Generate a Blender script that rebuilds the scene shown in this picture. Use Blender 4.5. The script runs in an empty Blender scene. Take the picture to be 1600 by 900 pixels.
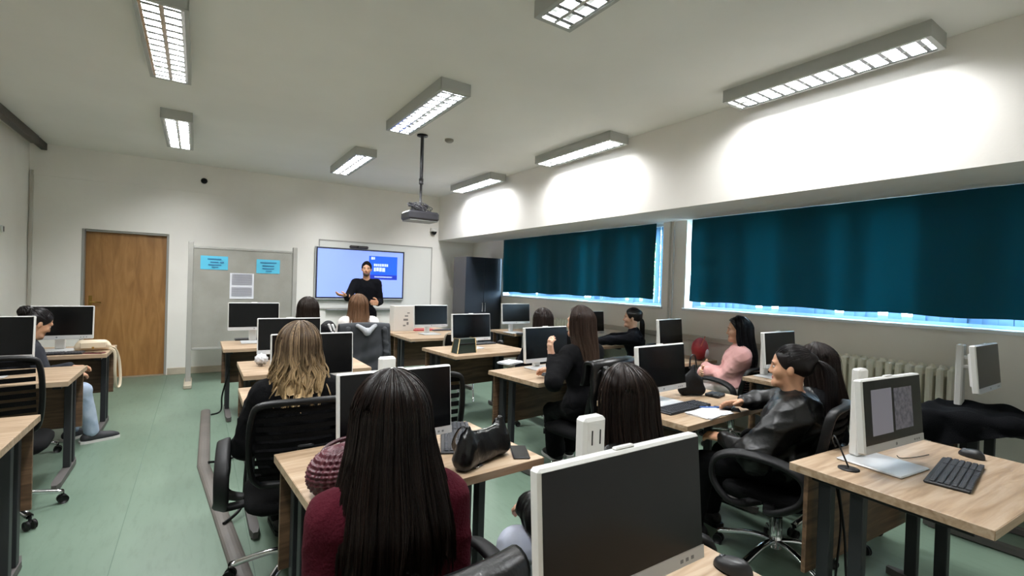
import bpy, math, random
import numpy as np
from mathutils import Vector, Matrix

# ------------------------------------------------------------------ camera, world, exposure
SC = bpy.context.scene
COL = SC.collection
YAW, PITCH, ROLL, FPX, CAMH = 0.5826966, -0.0094278, 0.0317748, 745.956, 1.5
_fw = Vector((math.sin(YAW) * math.cos(PITCH), math.cos(YAW) * math.cos(PITCH), math.sin(PITCH)))
_r0 = Vector((math.cos(YAW), -math.sin(YAW), 0)); _u0 = _r0.cross(_fw)
_r = _r0 * math.cos(ROLL) + _u0 * math.sin(ROLL); _u = -_r0 * math.sin(ROLL) + _u0 * math.cos(ROLL)
cam_d = bpy.data.cameras.new('camera'); cam = bpy.data.objects.new('camera', cam_d); COL.objects.link(cam)
cam_d.sensor_width = 36; cam_d.lens = FPX / 1600 * 36; cam_d.clip_start = 0.02; cam_d.clip_end = 200
m = Matrix.Identity(4)
for i in range(3):
    m[i][0] = _r[i]; m[i][1] = _u[i]; m[i][2] = -_fw[i]
m[0][3] = 0; m[1][3] = 0; m[2][3] = CAMH
cam.matrix_world = m
SC.camera = cam
SC.view_settings.view_transform = 'Standard'; SC.view_settings.look = 'None'
SC.view_settings.gamma = 1; SC.view_settings.use_curve_mapping = False
SC.view_settings.exposure = 0.35
SC.cycles.use_denoising = True
SC.cycles.max_bounces = 9; SC.cycles.diffuse_bounces = 6; SC.cycles.glossy_bounces = 4
SC.cycles.transmission_bounces = 6; SC.cycles.transparent_max_bounces = 8
SC.cycles.caustics_reflective = False; SC.cycles.caustics_refractive = False
SC.cycles.sample_clamp_indirect = 6
LAMP_W = 43.0           # watts of each ceiling fitting's light
SKY = 40.0               # overcast daylight outside
world = bpy.data.worlds.new('world'); SC.world = world; world.use_nodes = True
wb = world.node_tree.nodes['Background']; wb.inputs[0].default_value = (0.62, 0.83, 1.0, 1); wb.inputs[1].default_value = SKY

# ------------------------------------------------------------------ helpers
def lin(c):
    return tuple(((v / 255) / 12.92 if v / 255 <= .04045 else ((v / 255 + .055) / 1.055) ** 2.4) for v in c)

MATS = {}
def mat(name, col, rough=.5, metal=0, col2=None, scale=8, stretch=(1, 1, 1), bump=0, bscale=40, emit=0, trans=0, coat=0, detail=4, spec=.5, contrast=(.35, .65)):
    """Procedural material. Colours are sRGB 0-255."""
    if name in MATS: return MATS[name]
    M = bpy.data.materials.new(name); M.use_nodes = True; MATS[name] = M
    nt = M.node_tree; b = nt.nodes['Principled BSDF']; L = nt.links
    c = lin(col); b.inputs['Base Color'].default_value = (*c, 1)
    b.inputs['Roughness'].default_value = rough; b.inputs['Metallic'].default_value = metal
    b.inputs['Specular IOR Level'].default_value = spec
    if coat: b.inputs['Coat Weight'].default_value = coat; b.inputs['Coat Roughness'].default_value = .1
    if trans: b.inputs['Transmission Weight'].default_value = trans
    if emit:
        b.inputs['Emission Color'].default_value = (*c, 1); b.inputs['Emission Strength'].default_value = emit
    tc = nt.nodes.new('ShaderNodeTexCoord')
    mp = nt.nodes.new('ShaderNodeMapping'); mp.inputs['Scale'].default_value = stretch
    L.new(tc.outputs['Object'], mp.inputs[0])
    if col2:
        n = nt.nodes.new('ShaderNodeTexNoise'); n.inputs['Scale'].default_value = scale; n.inputs['Detail'].default_value = detail
        L.new(mp.outputs[0], n.inputs['Vector'])
        r = nt.nodes.new('ShaderNodeValToRGB')
        r.color_ramp.elements[0].color = (*c, 1); r.color_ramp.elements[1].color = (*lin(col2), 1)
        r.color_ramp.elements[0].position = contrast[0]; r.color_ramp.elements[1].position = contrast[1]
        L.new(n.outputs[0], r.inputs[0]); L.new(r.outputs[0], b.inputs['Base Color'])
    if bump:
        n2 = nt.nodes.new('ShaderNodeTexNoise'); n2.inputs['Scale'].default_value = bscale; n2.inputs['Detail'].default_value = 3
        L.new(mp.outputs[0], n2.inputs['Vector'])
        bp = nt.nodes.new('ShaderNodeBump'); bp.inputs['Strength'].default_value = bump; bp.inputs['Distance'].default_value = .01
        L.new(n2.outputs[0], bp.inputs['Height']); L.new(bp.outputs[0], b.inputs['Normal'])
    return M

class MB:
    """Collects geometry; build() links it as one mesh object."""
    def __init__(s): s.v = []; s.f = []; s.m = []; s.sm = []
    def add(s, vs, fs, mi=0, smooth=False):
        o = len(s.v); s.v += [tuple(p) for p in vs]
        for f in fs: s.f.append(tuple(i + o for i in f)); s.m.append(mi); s.sm.append(smooth)
        return s
    def box(s, x0, x1, y0, y1, z0, z1, b=0, mi=0, M=None):
        if b <= 0:
            vs = [(x, y, z) for z in (z0, z1) for y in (y0, y1) for x in (x0, x1)]
            fs = [(0, 2, 3, 1), (4, 5, 7, 6), (0, 1, 5, 4), (2, 6, 7, 3), (0, 4, 6, 2), (1, 3, 7, 5)]
        else:
            b = min(b, (x1 - x0) * .49, (y1 - y0) * .49, (z1 - z0) * .49)
            vs = []; idx = {}
            for sx in (0, 1):
                for sy in (0, 1):
                    for sz in (0, 1):
                        P = ((x0, x1)[sx], (y0, y1)[sy], (z0, z1)[sz]); Q = (P[0] + (b, -b)[sx], P[1] + (b, -b)[sy], P[2] + (b, -b)[sz])
                        for a in range(3):
                            p = list(Q); p[a] = P[a]; idx[(sx, sy, sz, a)] = len(vs); vs.append(tuple(p))
            fs = []
            g = lambda a, t: idx[(*t, a)]
            for a in range(3):
                o = [k for k in range(3) if k != a]
                for sa in (0, 1):
                    q = []
                    for (p1, p2) in ((0, 0), (1, 0), (1, 1), (0, 1)):
                        t = [0, 0, 0]; t[a] = sa; t[o[0]] = p1; t[o[1]] = p2; q.append(g(a, t))
                    fs.append(tuple(q))
            for a in range(3):                       # bevel strips along axis a
                o = [k for k in range(3) if k != a]
                for p1 in (0, 1):
                    for p2 in (0, 1):
                        t = [0, 0, 0]; t[o[0]] = p1; t[o[1]] = p2; t2 = list(t); t2[a] = 1
                        fs.append((g(o[0], t), g(o[0], t2), g(o[1], t2), g(o[1], t)))
            for sx in (0, 1):
                for sy in (0, 1):
                    for sz in (0, 1): fs.append(tuple(idx[(sx, sy, sz, a)] for a in range(3)))
            c = Vector(((x0 + x1) / 2, (y0 + y1) / 2, (z0 + z1) / 2)); out = []
            for f in fs:
                p = [Vector(vs[i]) for i in f]; n = (p[1] - p[0]).cross(p[2] - p[0]); ce = sum(p, Vector()) / len(p)
                out.append(f if n.dot(ce - c) > 0 else tuple(reversed(f)))
            fs = out
        if M is not None: vs = [tuple(M @ Vector(p)) for p in vs]
        return s.add(vs, fs, mi)
    def tube(s, pts, r, n=8, mi=0, closed=False, flat=None, up=None):
        """Sweep along pts. r: radius or list; flat: (half width, half thickness) for a flat bar."""
        P = [Vector(p) for p in pts]; k = len(P); vs = []; fs = []
        R = r if isinstance(r, (list, tuple)) else [r] * k
        prev = None
        for i in range(k):
            if closed: t = P[(i + 1) % k] - P[i - 1]
            else: t = P[min(i + 1, k - 1)] - P[max(i - 1, 0)]
            t.normalize()
            if up is not None: a = Vector(up)
            elif prev is None: a = Vector((0, 0, 1)) if abs(t.z) < .9 else Vector((1, 0, 0))
            else: a = prev
            a = a - t * a.dot(t)
            if a.length < 1e-6: a = t.orthogonal()
            a.normalize(); prev = a; bb = t.cross(a)
            for j in range(n):
                an = 2 * math.pi * (j + .5) / n
                if flat:
                    ca, sa = math.cos(an), math.sin(an)
                    q = P[i] + bb * (flat[0] * (abs(ca) ** .5) * (1 if ca > 0 else -1)) + a * (flat[1] * (abs(sa) ** .5) * (1 if sa > 0 else -1))
                else: q = P[i] + (bb * math.cos(an) + a * math.sin(an)) * R[i]
                vs.append(q)
        for i in range(k if closed else k - 1):
            i2 = (i + 1) % k
            for j in range(n):
                j2 = (j + 1) % n
                fs.append((i * n + j, i2 * n + j, i2 * n + j2, i * n + j2)[::-1])
        if not closed: fs.append(tuple(range(n))); fs.append(tuple(range((k - 1) * n, k * n))[::-1])
        return s.add(vs, fs, mi, True)
    def cyl(s, p0, p1, r, n=12, mi=0, r1=None): return s.tube([p0, p1], [r, r if r1 is None else r1], n, mi)
    def lathe(s, prof, n=16, c=(0, 0, 0), mi=0):
        vs = [(c[0] + r * math.cos(2 * math.pi * j / n), c[1] + r * math.sin(2 * math.pi * j / n), c[2] + z) for r, z in prof for j in range(n)]
        fs = [(i * n + j, i * n + (j + 1) % n, (i + 1) * n + (j + 1) % n, (i + 1) * n + j) for i in range(len(prof) - 1) for j in range(n)]
        fs.append(tuple(range(n))[::-1]); fs.append(tuple(range((len(prof) - 1) * n, len(prof) * n)))
        return s.add(vs, fs, mi, True)
    def prism(s, poly, z0, z1, mi=0, M=None):
        n = len(poly); vs = [(x, y, z0) for x, y in poly] + [(x, y, z1) for x, y in poly]
        fs = [tuple(range(n))[::-1], tuple(range(n, 2 * n))] + [(i, (i + 1) % n, n + (i + 1) % n, n + i) for i in range(n)]
        if M is not None: vs = [tuple(M @ Vector(p)) for p in vs]
        return s.add(vs, fs, mi)
    def grid(s, fn, nu, nv, mi=0, closed_u=False):
        vs = [fn(i / (nu if closed_u else nu - 1), j / (nv - 1)) for j in range(nv) for i in range(nu)]
        fs = [(j * nu + i, j * nu + (i + 1) % nu, (j + 1) * nu + (i + 1) % nu, (j + 1) * nu + i) for j in range(nv - 1) for i in range(nu if closed_u else nu - 1)]
        return s.add(vs, fs, mi, True)
    def mesh(s, name, mats):
        me = bpy.data.meshes.new(name); me.from_pydata(s.v, [], s.f)
        for q in (mats if isinstance(mats, (list, tuple)) else [mats]): me.materials.append(q)
        me.polygons.foreach_set('material_index', s.m); me.polygons.foreach_set('use_smooth', s.sm); me.update()
        return me
    def build(s, name, mats, parent=None, loc=(0, 0, 0), rz=0):
        o = bpy.data.objects.new(name, s.mesh(name, mats)); COL.objects.link(o)
        o.location = loc; o.rotation_euler = (0, 0, rz)
        if parent: o.parent = parent
        return o

def tag(o, label=None, cat=None, group=None, kind=None):
    if label: o['label'] = label
    if cat: o['category'] = cat
    if group: o['group'] = group
    if kind: o['kind'] = kind
    return o
def thing(name, label, cat, loc=(0, 0, 0), rz=0, group=None):
    o = bpy.data.objects.new(name, None); COL.objects.link(o); o.empty_display_size = .1
    o.location = loc; o.rotation_euler = (0, 0, rz)
    return tag(o, label, cat, group)
def copy_tree(o, parent=None):
    c = o.copy(); COL.objects.link(c)
    if parent: c.parent = parent
    for ch in list(o.children): copy_tree(ch, c)
    return c
def ray(x, y): return _fw + _r * ((x - 800) / FPX) - _u * ((y - 450) / FPX)
def onz(x, y, z):
    d = ray(x, y); k = (z - CAMH) / d.z; return Vector((d.x * k, d.y * k, z))
def ony(x, y, Y):
    d = ray(x, y); k = Y / d.y; return Vector((d.x * k, Y, CAMH + d.z * k))
def bez(p, n=16):
    """Catmull-Rom through p."""
    P = [Vector(q) for q in p]; out = []
    for i in range(len(P) - 1):
        a, b, c, d = P[max(i - 1, 0)], P[i], P[i + 1], P[min(i + 2, len(P) - 1)]
        for k in range(n):
            t = k / n
            out.append(.5 * ((2 * b) + (c - a) * t + (2 * a - 5 * b + 4 * c - d) * t * t + (3 * b - a - 3 * c + d) * t ** 3))
    return out + [P[-1]]

# ------------------------------------------------------------------ materials
M_WALL = mat('wall_paint', (243, 240, 234), .85, col2=(236, 232, 226), scale=1.3, bump=.05, bscale=60)
M_BEAM = M_WALL
M_CEIL = mat('ceiling_paint', (238, 237, 232), .9, col2=(231, 230, 225), scale=.8)
M_BASE = mat('baseboard_paint', (196, 184, 164), .6, col2=(180, 168, 150), scale=5)
M_OAK = None
M_WHITE = mat('white_plastic', (222, 221, 217), .38)
M_GREYW = mat('silver_plastic', (196, 197, 198), .35)
M_BLACK = mat('black_plastic', (14, 14, 15), .45, spec=.3)
M_DARKM = mat('charcoal_metal', (42, 43, 46), .5, metal=.25)
M_CHROME = mat('chrome', (215, 216, 218), .15, metal=1)
M_SCREEN = mat('screen_glass', (7, 8, 10), .24, spec=.28)
M_PAPER = mat('paper', (228, 230, 234), .8)
M_FABRIC = mat('black_mesh_fabric', (11, 11, 12), .9, spec=.12, bump=.3, bscale=250)

def wood(name, c1, c2, c3, rough, axis='x', ring=1.0):
    M = bpy.data.materials.new(name); M.use_nodes = True; nt = M.node_tree; L = nt.links; b = nt.nodes['Principled BSDF']
    b.inputs['Roughness'].default_value = rough
    tc = nt.nodes.new('ShaderNodeTexCoord'); oi = nt.nodes.new('ShaderNodeObjectInfo')
    va = nt.nodes.new('ShaderNodeVectorMath'); va.operation = 'ADD'
    vm = nt.nodes.new('ShaderNodeVectorMath'); vm.operation = 'SCALE'; vm.inputs['Scale'].default_value = 13
    cb = nt.nodes.new('ShaderNodeCombineXYZ')
    for k in range(3): L.new(oi.outputs['Random'], cb.inputs[k])
    L.new(cb.outputs[0], vm.inputs[0]); L.new(tc.outputs['Object'], va.inputs[0]); L.new(vm.outputs[0], va.inputs[1])
    mp = nt.nodes.new('ShaderNodeMapping'); mp.inputs['Scale'].default_value = {'x': (1.2, 14 * ring, 14 * ring), 'z': (14 * ring, 14 * ring, 1.0), 'y': (14 * ring, 1.2, 14 * ring)}[axis]
    L.new(va.outputs[0], mp.inputs[0])
    n1 = nt.nodes.new('ShaderNodeTexNoise'); n1.inputs['Scale'].default_value = 1.6; n1.inputs['Detail'].default_value = 8; n1.inputs['Distortion'].default_value = 1.2
    n2 = nt.nodes.new('ShaderNodeTexNoise'); n2.inputs['Scale'].default_value = 9; n2.inputs['Detail'].default_value = 4
    L.new(mp.outputs[0], n1.inputs['Vector']); L.new(mp.outputs[0], n2.inputs['Vector'])
    r = nt.nodes.new('ShaderNodeValToRGB'); e = r.color_ramp.elements
    e[0].position = .36; e[0].color = (*lin(c1), 1); e[1].position = .64; e[1].color = (*lin(c3), 1)
    x = e.new(.5); x.color = (*lin(c2), 1)
    L.new(n1.outputs[0], r.inputs[0])
    mx = nt.nodes.new('ShaderNodeMixRGB'); mx.blend_type = 'MULTIPLY'; mx.inputs[0].default_value = .22
    L.new(r.outputs[0], mx.inputs[1]); L.new(n2.outputs[0], mx.inputs[2]); L.new(mx.outputs[0], b.inputs['Base Color'])
    return M
M_OAK = wood('oak_laminate', (160, 134, 106), (180, 154, 126), (194, 171, 145), .42)
M_WALNUT = wood('walnut_laminate', (78, 58, 42), (100, 76, 55), (122, 94, 70), .5)
M_EDGE = M_OAK
M_DOOR = wood('door_veneer', (150, 106, 58), (164, 118, 66), (176, 130, 76), .4, 'z', .5)

def floor_mat():
    M = bpy.data.materials.new('green_linoleum'); M.use_nodes = True; nt = M.node_tree; L = nt.links; b = nt.nodes['Principled BSDF']
    b.inputs['Roughness'].default_value = .4; b.inputs['Specular IOR Level'].default_value = .38
    tc = nt.nodes.new('ShaderNodeTexCoord')
    n1 = nt.nodes.new('ShaderNodeTexNoise'); n1.inputs['Scale'].default_value = 1.1; n1.inputs['Detail'].default_value = 6
    mp = nt.nodes.new('ShaderNodeMapping'); mp.inputs['Scale'].default_value = (9, 1.6, 1); L.new(tc.outputs['Object'], mp.inputs[0])
    n2 = nt.nodes.new('ShaderNodeTexNoise'); n2.inputs['Scale'].default_value = 3; n2.inputs['Detail'].default_value = 8; n2.inputs['Roughness'].default_value = .7
    L.new(tc.outputs['Object'], n1.inputs['Vector']); L.new(mp.outputs[0], n2.inputs['Vector'])
    r = nt.nodes.new('ShaderNodeValToRGB'); e = r.color_ramp.elements
    e[0].position = .3; e[0].color = (*lin((98, 118, 102)), 1); e[1].position = .72; e[1].color = (*lin((112, 131, 115)), 1)
    L.new(n1.outputs[0], r.inputs[0])
    r2 = nt.nodes.new('ShaderNodeValToRGB'); e = r2.color_ramp.elements
    e[0].position = .33; e[0].color = (.62, .62, .6, 1); e[1].position = .5; e[1].color = (1, 1, 1, 1)
    L.new(n2.outputs[0], r2.inputs[0])
    mx = nt.nodes.new('ShaderNodeMixRGB'); mx.blend_type = 'MULTIPLY'; mx.inputs[0].default_value = .35
    L.new(r.outputs[0], mx.inputs[1]); L.new(r2.outputs[0], mx.inputs[2]); L.new(mx.outputs[0], b.inputs['Base Color'])
    return M
M_FLOOR = floor_mat()

# ------------------------------------------------------------------ the room
XL, XB, XW, YF, YB, ZC, ZB = -1.84, 3.905, 4.69, 8.59, -0.9, 3.13, 2.29
T = .25
def struct(name, mb, m, parent=None):
    o = mb.build(name, m, parent)
    if not parent: o['kind'] = 'structure'
    return o
struct('floor', MB().box(XL - T, XW + T, YB - T, YF + T, -.1, 0), M_FLOOR)
struct('ceiling', MB().box(XL - T, XW + T, YB - T, YF + T, ZC, ZC + .1), M_CEIL)
struct('wall_left', MB().box(XL - T, XL, YB - T, YF + T, 0, ZC), M_WALL)
struct('wall_back', MB().box(XL, XW + T, YB - T, YB, 0, ZC), M_WALL)
DX0, DX1, DZ = -1.316, -.356, 2.06
wf = MB().box(XL, DX0, YF, YF + T, 0, ZC).box(DX1, XW + T, YF, YF + T, 0, ZC).box(DX0, DX1, YF, YF + T, DZ, ZC)
struct('wall_front', wf, M_WALL)
struct('beam', MB().box(XB, XW + T, YB, YF, ZB, ZC), M_BEAM)
W1 = (3.83, 7.41); W2 = (-.15, 3.495); WZ = 1.275
wr = MB().box(XW, XW + T, YB, YF, 0, WZ).box(XW, XW + T, W1[1], YF, WZ, ZB).box(XW, XW + T, W2[1], W1[0], WZ, ZB).box(XW, XW + T, YB, W2[0], WZ, ZB)
struct('wall_right', wr, M_WALL)
# floor seams
struct('trim_1', MB().box(.27, .275, .2, 6.2, 0, .0012).box(-.34, -.336, 0, 8.5, 0, .0008), mat('seam', (92, 112, 98), .7))
# baseboards
struct('baseboard_front', MB().box(DX1 + .01, XW, YF - .018, YF, 0, .1, .004).box(XL, DX0 - .06, YF - .018, YF, 0, .1, .004), M_BASE)
struct('baseboard_left', MB().box(XL, XL + .018, YB, YF - .02, 0, .1, .004), M_BASE)
struct('baseboard_right', MB().box(XW - .018, XW, YB, YF - .02, 0, .1, .004), M_BASE)
# shallow chase strips on the front wall
c = mat('conduit', (198, 193, 184), .6)
struct('trim_2', MB().box(XL + .002, .34, YF - .012, YF, 2.712, 2.738), M_WALL)
struct('trim_3', MB().box(.318, .342, YF - .014, YF, 1.2, 2.712), M_WALL)
struct('trim_4', MB().box(XL + .02, XL + .045, YF - .03, YF, .1, 2.77), c)
# door
dr = MB().box(DX0 + .03, DX1 - .03, YF + .09, YF + .13, 0.005, DZ - .03, .003).build('door_1', M_DOOR); dr['kind'] = 'structure'
fm = mat('door_frame_paint', (150, 148, 142), .5)
MB().box(DX0, DX0 + .03, YF - .006, YF + .14, 0, DZ, .003).build('door_frame', fm, dr)
MB().box(DX1 - .03, DX1, YF + .02, YF + .14, 0, DZ, .003).build('door_frame', fm, dr)
MB().box(DX0 + .03, DX1 - .03, YF + .02, YF + .14, DZ - .03, DZ, .003).build('door_frame', fm, dr)
br = mat('brass', (150, 120, 60), .35, metal=.9)
MB().box(DX0 + .07, DX0 + .11, YF + .083, YF + .09, .93, 1.15, .003).cyl((DX0 + .09, YF + .09, 1.06), (DX0 + .09, YF + .04, 1.06), .009).tube([(DX0 + .09, YF + .045, 1.06), (DX0 + .21, YF + .045, 1.055)], .009).build('door_handle', br, dr)
MB().box(DX0, DX1, YF - .01, YF + .14, 0, .006).build('threshold', mat('threshold', (150, 140, 120), .5), dr)

# windows: white frame, panes, sill
M_FRAME = mat('window_frame_white', (226, 232, 236), .35)
def glass():
    M = bpy.data.materials.new('window_glass'); M.use_nodes = True; nt = M.node_tree
    nt.nodes.remove(nt.nodes['Principled BSDF']); out = nt.nodes['Material Output']
    t = nt.nodes.new('ShaderNodeBsdfTransparent'); t.inputs[0].default_value = (.93, .97, .98, 1)
    g = nt.nodes.new('ShaderNodeBsdfGlossy'); g.inputs['Roughness'].default_value = .02
    mx = nt.nodes.new('ShaderNodeMixShader'); mx.inputs[0].default_value = .06
    nt.links.new(t.outputs[0], mx.inputs[1]); nt.links.new(g.outputs[0], mx.inputs[2]); nt.links.new(mx.outputs[0], out.inputs[0])
    return M
M_GLASS = glass()
def window(n, y0, y1, npane):
    fx0, fx1 = XW + .15, XW + .21
    f = MB().box(fx0, fx1, y0, y1, WZ, WZ + .06, .005).box(fx0, fx1, y0, y1, ZB - .06, ZB, .005)
    f.box(fx0, fx1, y0, y0 + .06, WZ + .06, ZB - .06, .005).box(fx0, fx1, y1 - .06, y1, WZ + .06, ZB - .06, .005)
    o = f.build('window_%d' % n, M_FRAME); o['kind'] = 'structure'
    st = (y1 - y0) / npane
    for i in range(1, npane): MB().box(fx0, fx1, y0 + i * st - .035, y0 + i * st + .035, WZ + .06, ZB - .06, .004).build('mullion', M_FRAME, o)
    for i in range(npane): MB().box(fx0 + .025, fx0 + .031, y0 + i * st + .03, y0 + (i + 1) * st - .03, WZ + .05, ZB - .05).build('pane', M_GLASS, o)
    MB().box(XW - .03, fx0, y0 - .02, y1 + .02, WZ - .022, WZ + .006, .004).build('window_sill', M_FRAME, o)
window(1, W1[0], W1[1], 3); window(2, W2[0], W2[1], 3)

# vertical blinds behind the curtains
M_SLAT = mat('blind_slat', (150, 178, 205), .7)
def slat_mat():
    M = bpy.data.materials.new('blind_fabric'); M.use_nodes = True; nt = M.node_tree; b = nt.nodes['Principled BSDF']; out = nt.nodes['Material Output']
    b.inputs['Base Color'].default_value = (*lin((92, 124, 154)), 1); b.inputs['Roughness'].default_value = .8
    t = nt.nodes.new('ShaderNodeBsdfTranslucent'); t.inputs[0].default_value = (*lin((120, 156, 190)), 1)
    mx = nt.nodes.new('ShaderNodeMixShader'); mx.inputs[0].default_value = .12
    nt.links.new(b.outputs[0], mx.inputs[1]); nt.links.new(t.outputs[0], mx.inputs[2]); nt.links.new(mx.outputs[0], out.inputs[0])
    return M
M_SLAT = slat_mat()
rnd = random.Random(5)
def blinds(y0, y1, label):
    root = thing('vertical_blind', label, 'blind', (XW + .095, (y0 + y1) / 2, WZ))
    L = y1 - y0
    MB().box(-.02, .02, -L / 2, L / 2, ZB - WZ - .03, ZB - WZ, .003).build('headrail', M_FRAME, root)
    me = MB().grid(lambda u, v: (.006 * math.sin(u * math.pi), (u - .5) * .088, .035 + v * (ZB - WZ - .066)), 4, 2).mesh('slat', M_SLAT)
    y = -L / 2 + .05
    while y < L / 2 - .04:
        if rnd.random() > .16:
            o = bpy.data.objects.new('slat', me); COL.objects.link(o); o.parent = root
            o.location = (0, y, 0); o.rotation_euler = (0, 0, math.radians(rnd.choice((8, 12, 15, 22, 30, -12))))
        y += .081
blinds(W1[0] + .02, W1[1] - .02, 'pale blue vertical slat blind behind the teal curtain next to the dark cabinet')
blinds(W2[0] + .02, W2[1] - .02, 'pale blue vertical slat blind behind the teal curtain above the long radiator')

def curtain_mat():
    M = bpy.data.materials.new('teal_curtain'); M.use_nodes = True; nt = M.node_tree; b = nt.nodes['Principled BSDF']; out = nt.nodes['Material Output']; L = nt.links
    c = lin((0, 56, 63)); b.inputs['Base Color'].default_value = (*c, 1); b.inputs['Roughness'].default_value = .75; b.inputs['Specular IOR Level'].default_value = .2
    t = nt.nodes.new('ShaderNodeBsdfTranslucent'); t.inputs[0].default_value = (*lin((0, 96, 116)), 1)
    mx = nt.nodes.new('ShaderNodeMixShader'); mx.inputs[0].default_value = .03
    L.new(b.outputs[0], mx.inputs[1]); L.new(t.outputs[0], mx.inputs[2]); L.new(mx.outputs[0], out.inputs[0])
    return M
M_CURT = curtain_mat()
def curtain(y0, y1, zb0, zb1, label, seed, slant=.03):
    rr = random.Random(seed); ph = [rr.uniform(0, 6.28) for _ in range(6)]
    def fn(u, v):
        y = y0 + (y1 - y0) * u; z = ZB - .002 - v * (ZB - (zb0 + (zb1 - zb0) * u)) + (.006 * math.sin(y * 9 + ph[3]) if v > .99 else 0)
        w = .010 * math.sin(y * 11 + ph[0]) + .008 * math.sin(y * 23 + ph[1] + v) + .006 * math.sin(y * 5.1 + ph[2] + v * 2)
        y += slant * v * (1 - u) + .004 * math.sin(v * 9 + ph[4])
        return (w * (.35 + .65 * v), y - (y0 + y1) / 2, z - zb0)
    o = MB().grid(fn, 260, 16).build('curtain', M_CURT, None, (XW - .026, (y0 + y1) / 2, zb0))
    return tag(o, label, 'curtain')
curtain(3.915, 7.40, 1.365, 1.342, 'teal blackout curtain over the window next to the dark cabinet', 1)
curtain(-.14, 3.41, 1.352, 1.366, 'teal blackout curtain over the window above the long radiator', 2, -.0)

# outside: ground, hedge trees seen through the gap
tag(MB().box(XW + 1, XW + 60, -30, 40, -4.2, -4).build('courtyard', mat('courtyard_paving', (128, 128, 122), .9, col2=(116, 118, 110), scale=.5)), kind='structure')
def tree(x, y, h, label):
    root = thing('tree', label, 'tree', (x, y, -4))
    MB().tube([(0, 0, 0), (.05, .1, h * .5), (0, .15, h * .8)], [.2, .15, .05], 8).build('trunk', mat('bark', (90, 78, 66), .9), root)
    r = random.Random(int(y * 10)); b = MB()
    for i in range(2600):
        a = r.uniform(0, 6.28); z = r.uniform(-1, 1); q = (1 - z * z) ** .5; k = r.uniform(.5, 1) * (1 + .25 * math.sin(a * 3) * math.cos(z * 5))
        p = Vector((math.cos(a) * q * k * 2.0, math.sin(a) * q * k * 2.0, h * .75 + z * k * 2.4))
        d = Vector((r.uniform(-1, 1), r.uniform(-1, 1), r.uniform(-1, 1))).normalized() * .13; e = d.orthogonal() * .6
        b.add([p - d, p + e, p + d, p - e], [(0, 1, 2, 3)])
    o = b.build('foliage', mat('leaves', (110, 150, 84), .7, col2=(140, 176, 110), scale=2), root); o['kind'] = 'stuff'
tree(XW + 6, 8.2, 8.0, 'green leafy tree outside the window next to the dark cabinet')

# ceiling fittings
M_CASE = mat('fitting_casing', (176, 178, 174), .45)
M_LOUV = mat('louvre_aluminium', (225, 228, 230), .22, metal=.85)
M_TUBE = mat('fluorescent_tube', (255, 252, 246), .4, emit=5)
LX, LY = .134, .665
def fitting():
    case = MB()
    case.box(-LX, LX, -LY, LY, -.012, 0).box(-LX, -LX + .006, -LY, LY, -.092, -.012).box(LX - .006, LX, -LY, LY, -.092, -.012)
    case.box(-LX, LX, -LY, -LY + .006, -.092, -.012).box(-LX, LX, LY - .006, LY, -.092, -.012)
    rim = MB().box(-LX, -LX + .022, -LY, LY, -.098, -.092).box(LX - .022, LX, -LY, LY, -.098, -.092).box(-LX, LX, -LY, -LY + .03, -.098, -.092).box(-LX, LX, LY - .03, LY, -.098, -.092)
    spine = MB()
    for sx in (-1, 0, 1):
        x = sx * .106
        spine.add([(x - .012, -LY + .03, -.092), (x + .012, -LY + .03, -.092), (x + .003, -LY + .03, -.03), (x - .003, -LY + .03, -.03),
                   (x - .012, LY - .03, -.092), (x + .012, LY - .03, -.092), (x + .003, LY - .03, -.03), (x - .003, LY - .03, -.03)],
                  [(0, 1, 5, 4), (1, 2, 6, 5), (2, 3, 7, 6), (3, 0, 4, 7), (0, 3, 2, 1), (4, 5, 6, 7)])
    blade = MB()                                      # one cross blade over one lamp bay, parabolic wedge section
    blade.add([(-.044, -.014, -.092), (.044, -.014, -.092), (.044, .014, -.092), (-.044, .014, -.092), (-.044, 0, -.072), (.044, 0, -.072), (0, 0, -.079)],
              [(0, 3, 2, 1), (0, 1, 6), (0, 6, 4), (1, 5, 6), (2, 3, 6), (3, 4, 6), (2, 6, 5), (0, 4, 3), (1, 2, 5)])
    M_BLADE = mat('blade_grey', (120, 122, 124), .45, metal=.3)
    tube = MB().cyl((0, -LY + .05, 0), (0, LY - .05, 0), .0095, 10)
    return case.mesh('casing', M_CASE), rim.mesh('rim', M_CASE), spine.mesh('louvre_rail', M_LOUV), blade.mesh('louvre_blade', M_BLADE), tube.mesh('lamp_tube', M_TUBE)
FIT = fitting()
def ceiling_light(x, y, label, off=False):
    root = thing('ceiling_light_offscreen' if off else 'ceiling_light', label, 'ceiling light', (x, y, ZC), 0, 'louvred ceiling fittings')
    def ch(n, me, loc=(0, 0, 0)):
        o = bpy.data.objects.new(n, me); COL.objects.link(o); o.parent = root; o.location = loc; return o
    ch('casing', FIT[0]); ch('rim', FIT[1]); ch('louvre_rail', FIT[2])
    n = 13
    for s in (-1, 1):
        for i in range(n): ch('louvre_blade', FIT[3], (s * .053, -LY + .07 + i * (2 * LY - .14) / (n - 1), 0))
        side = 'door_side' if s < 0 else 'window_side'; ch(side + '_tube_offscreen' if off else 'lamp_tube', FIT[4], (s * .053, 0, -.0215))
        ld = bpy.data.lights.new('lamp', 'AREA'); ld.shape = 'RECTANGLE'; ld.size = .08; ld.size_y = 1.2; ld.energy = LAMP_W; ld.color = (.97, .985, 1); ld.spread = math.radians(180)
        lo = bpy.data.objects.new(side + '_lamp_offscreen' if off else 'lamp', ld); COL.objects.link(lo); lo.parent = root; lo.location = (s * .053, 0, -.033)
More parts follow.
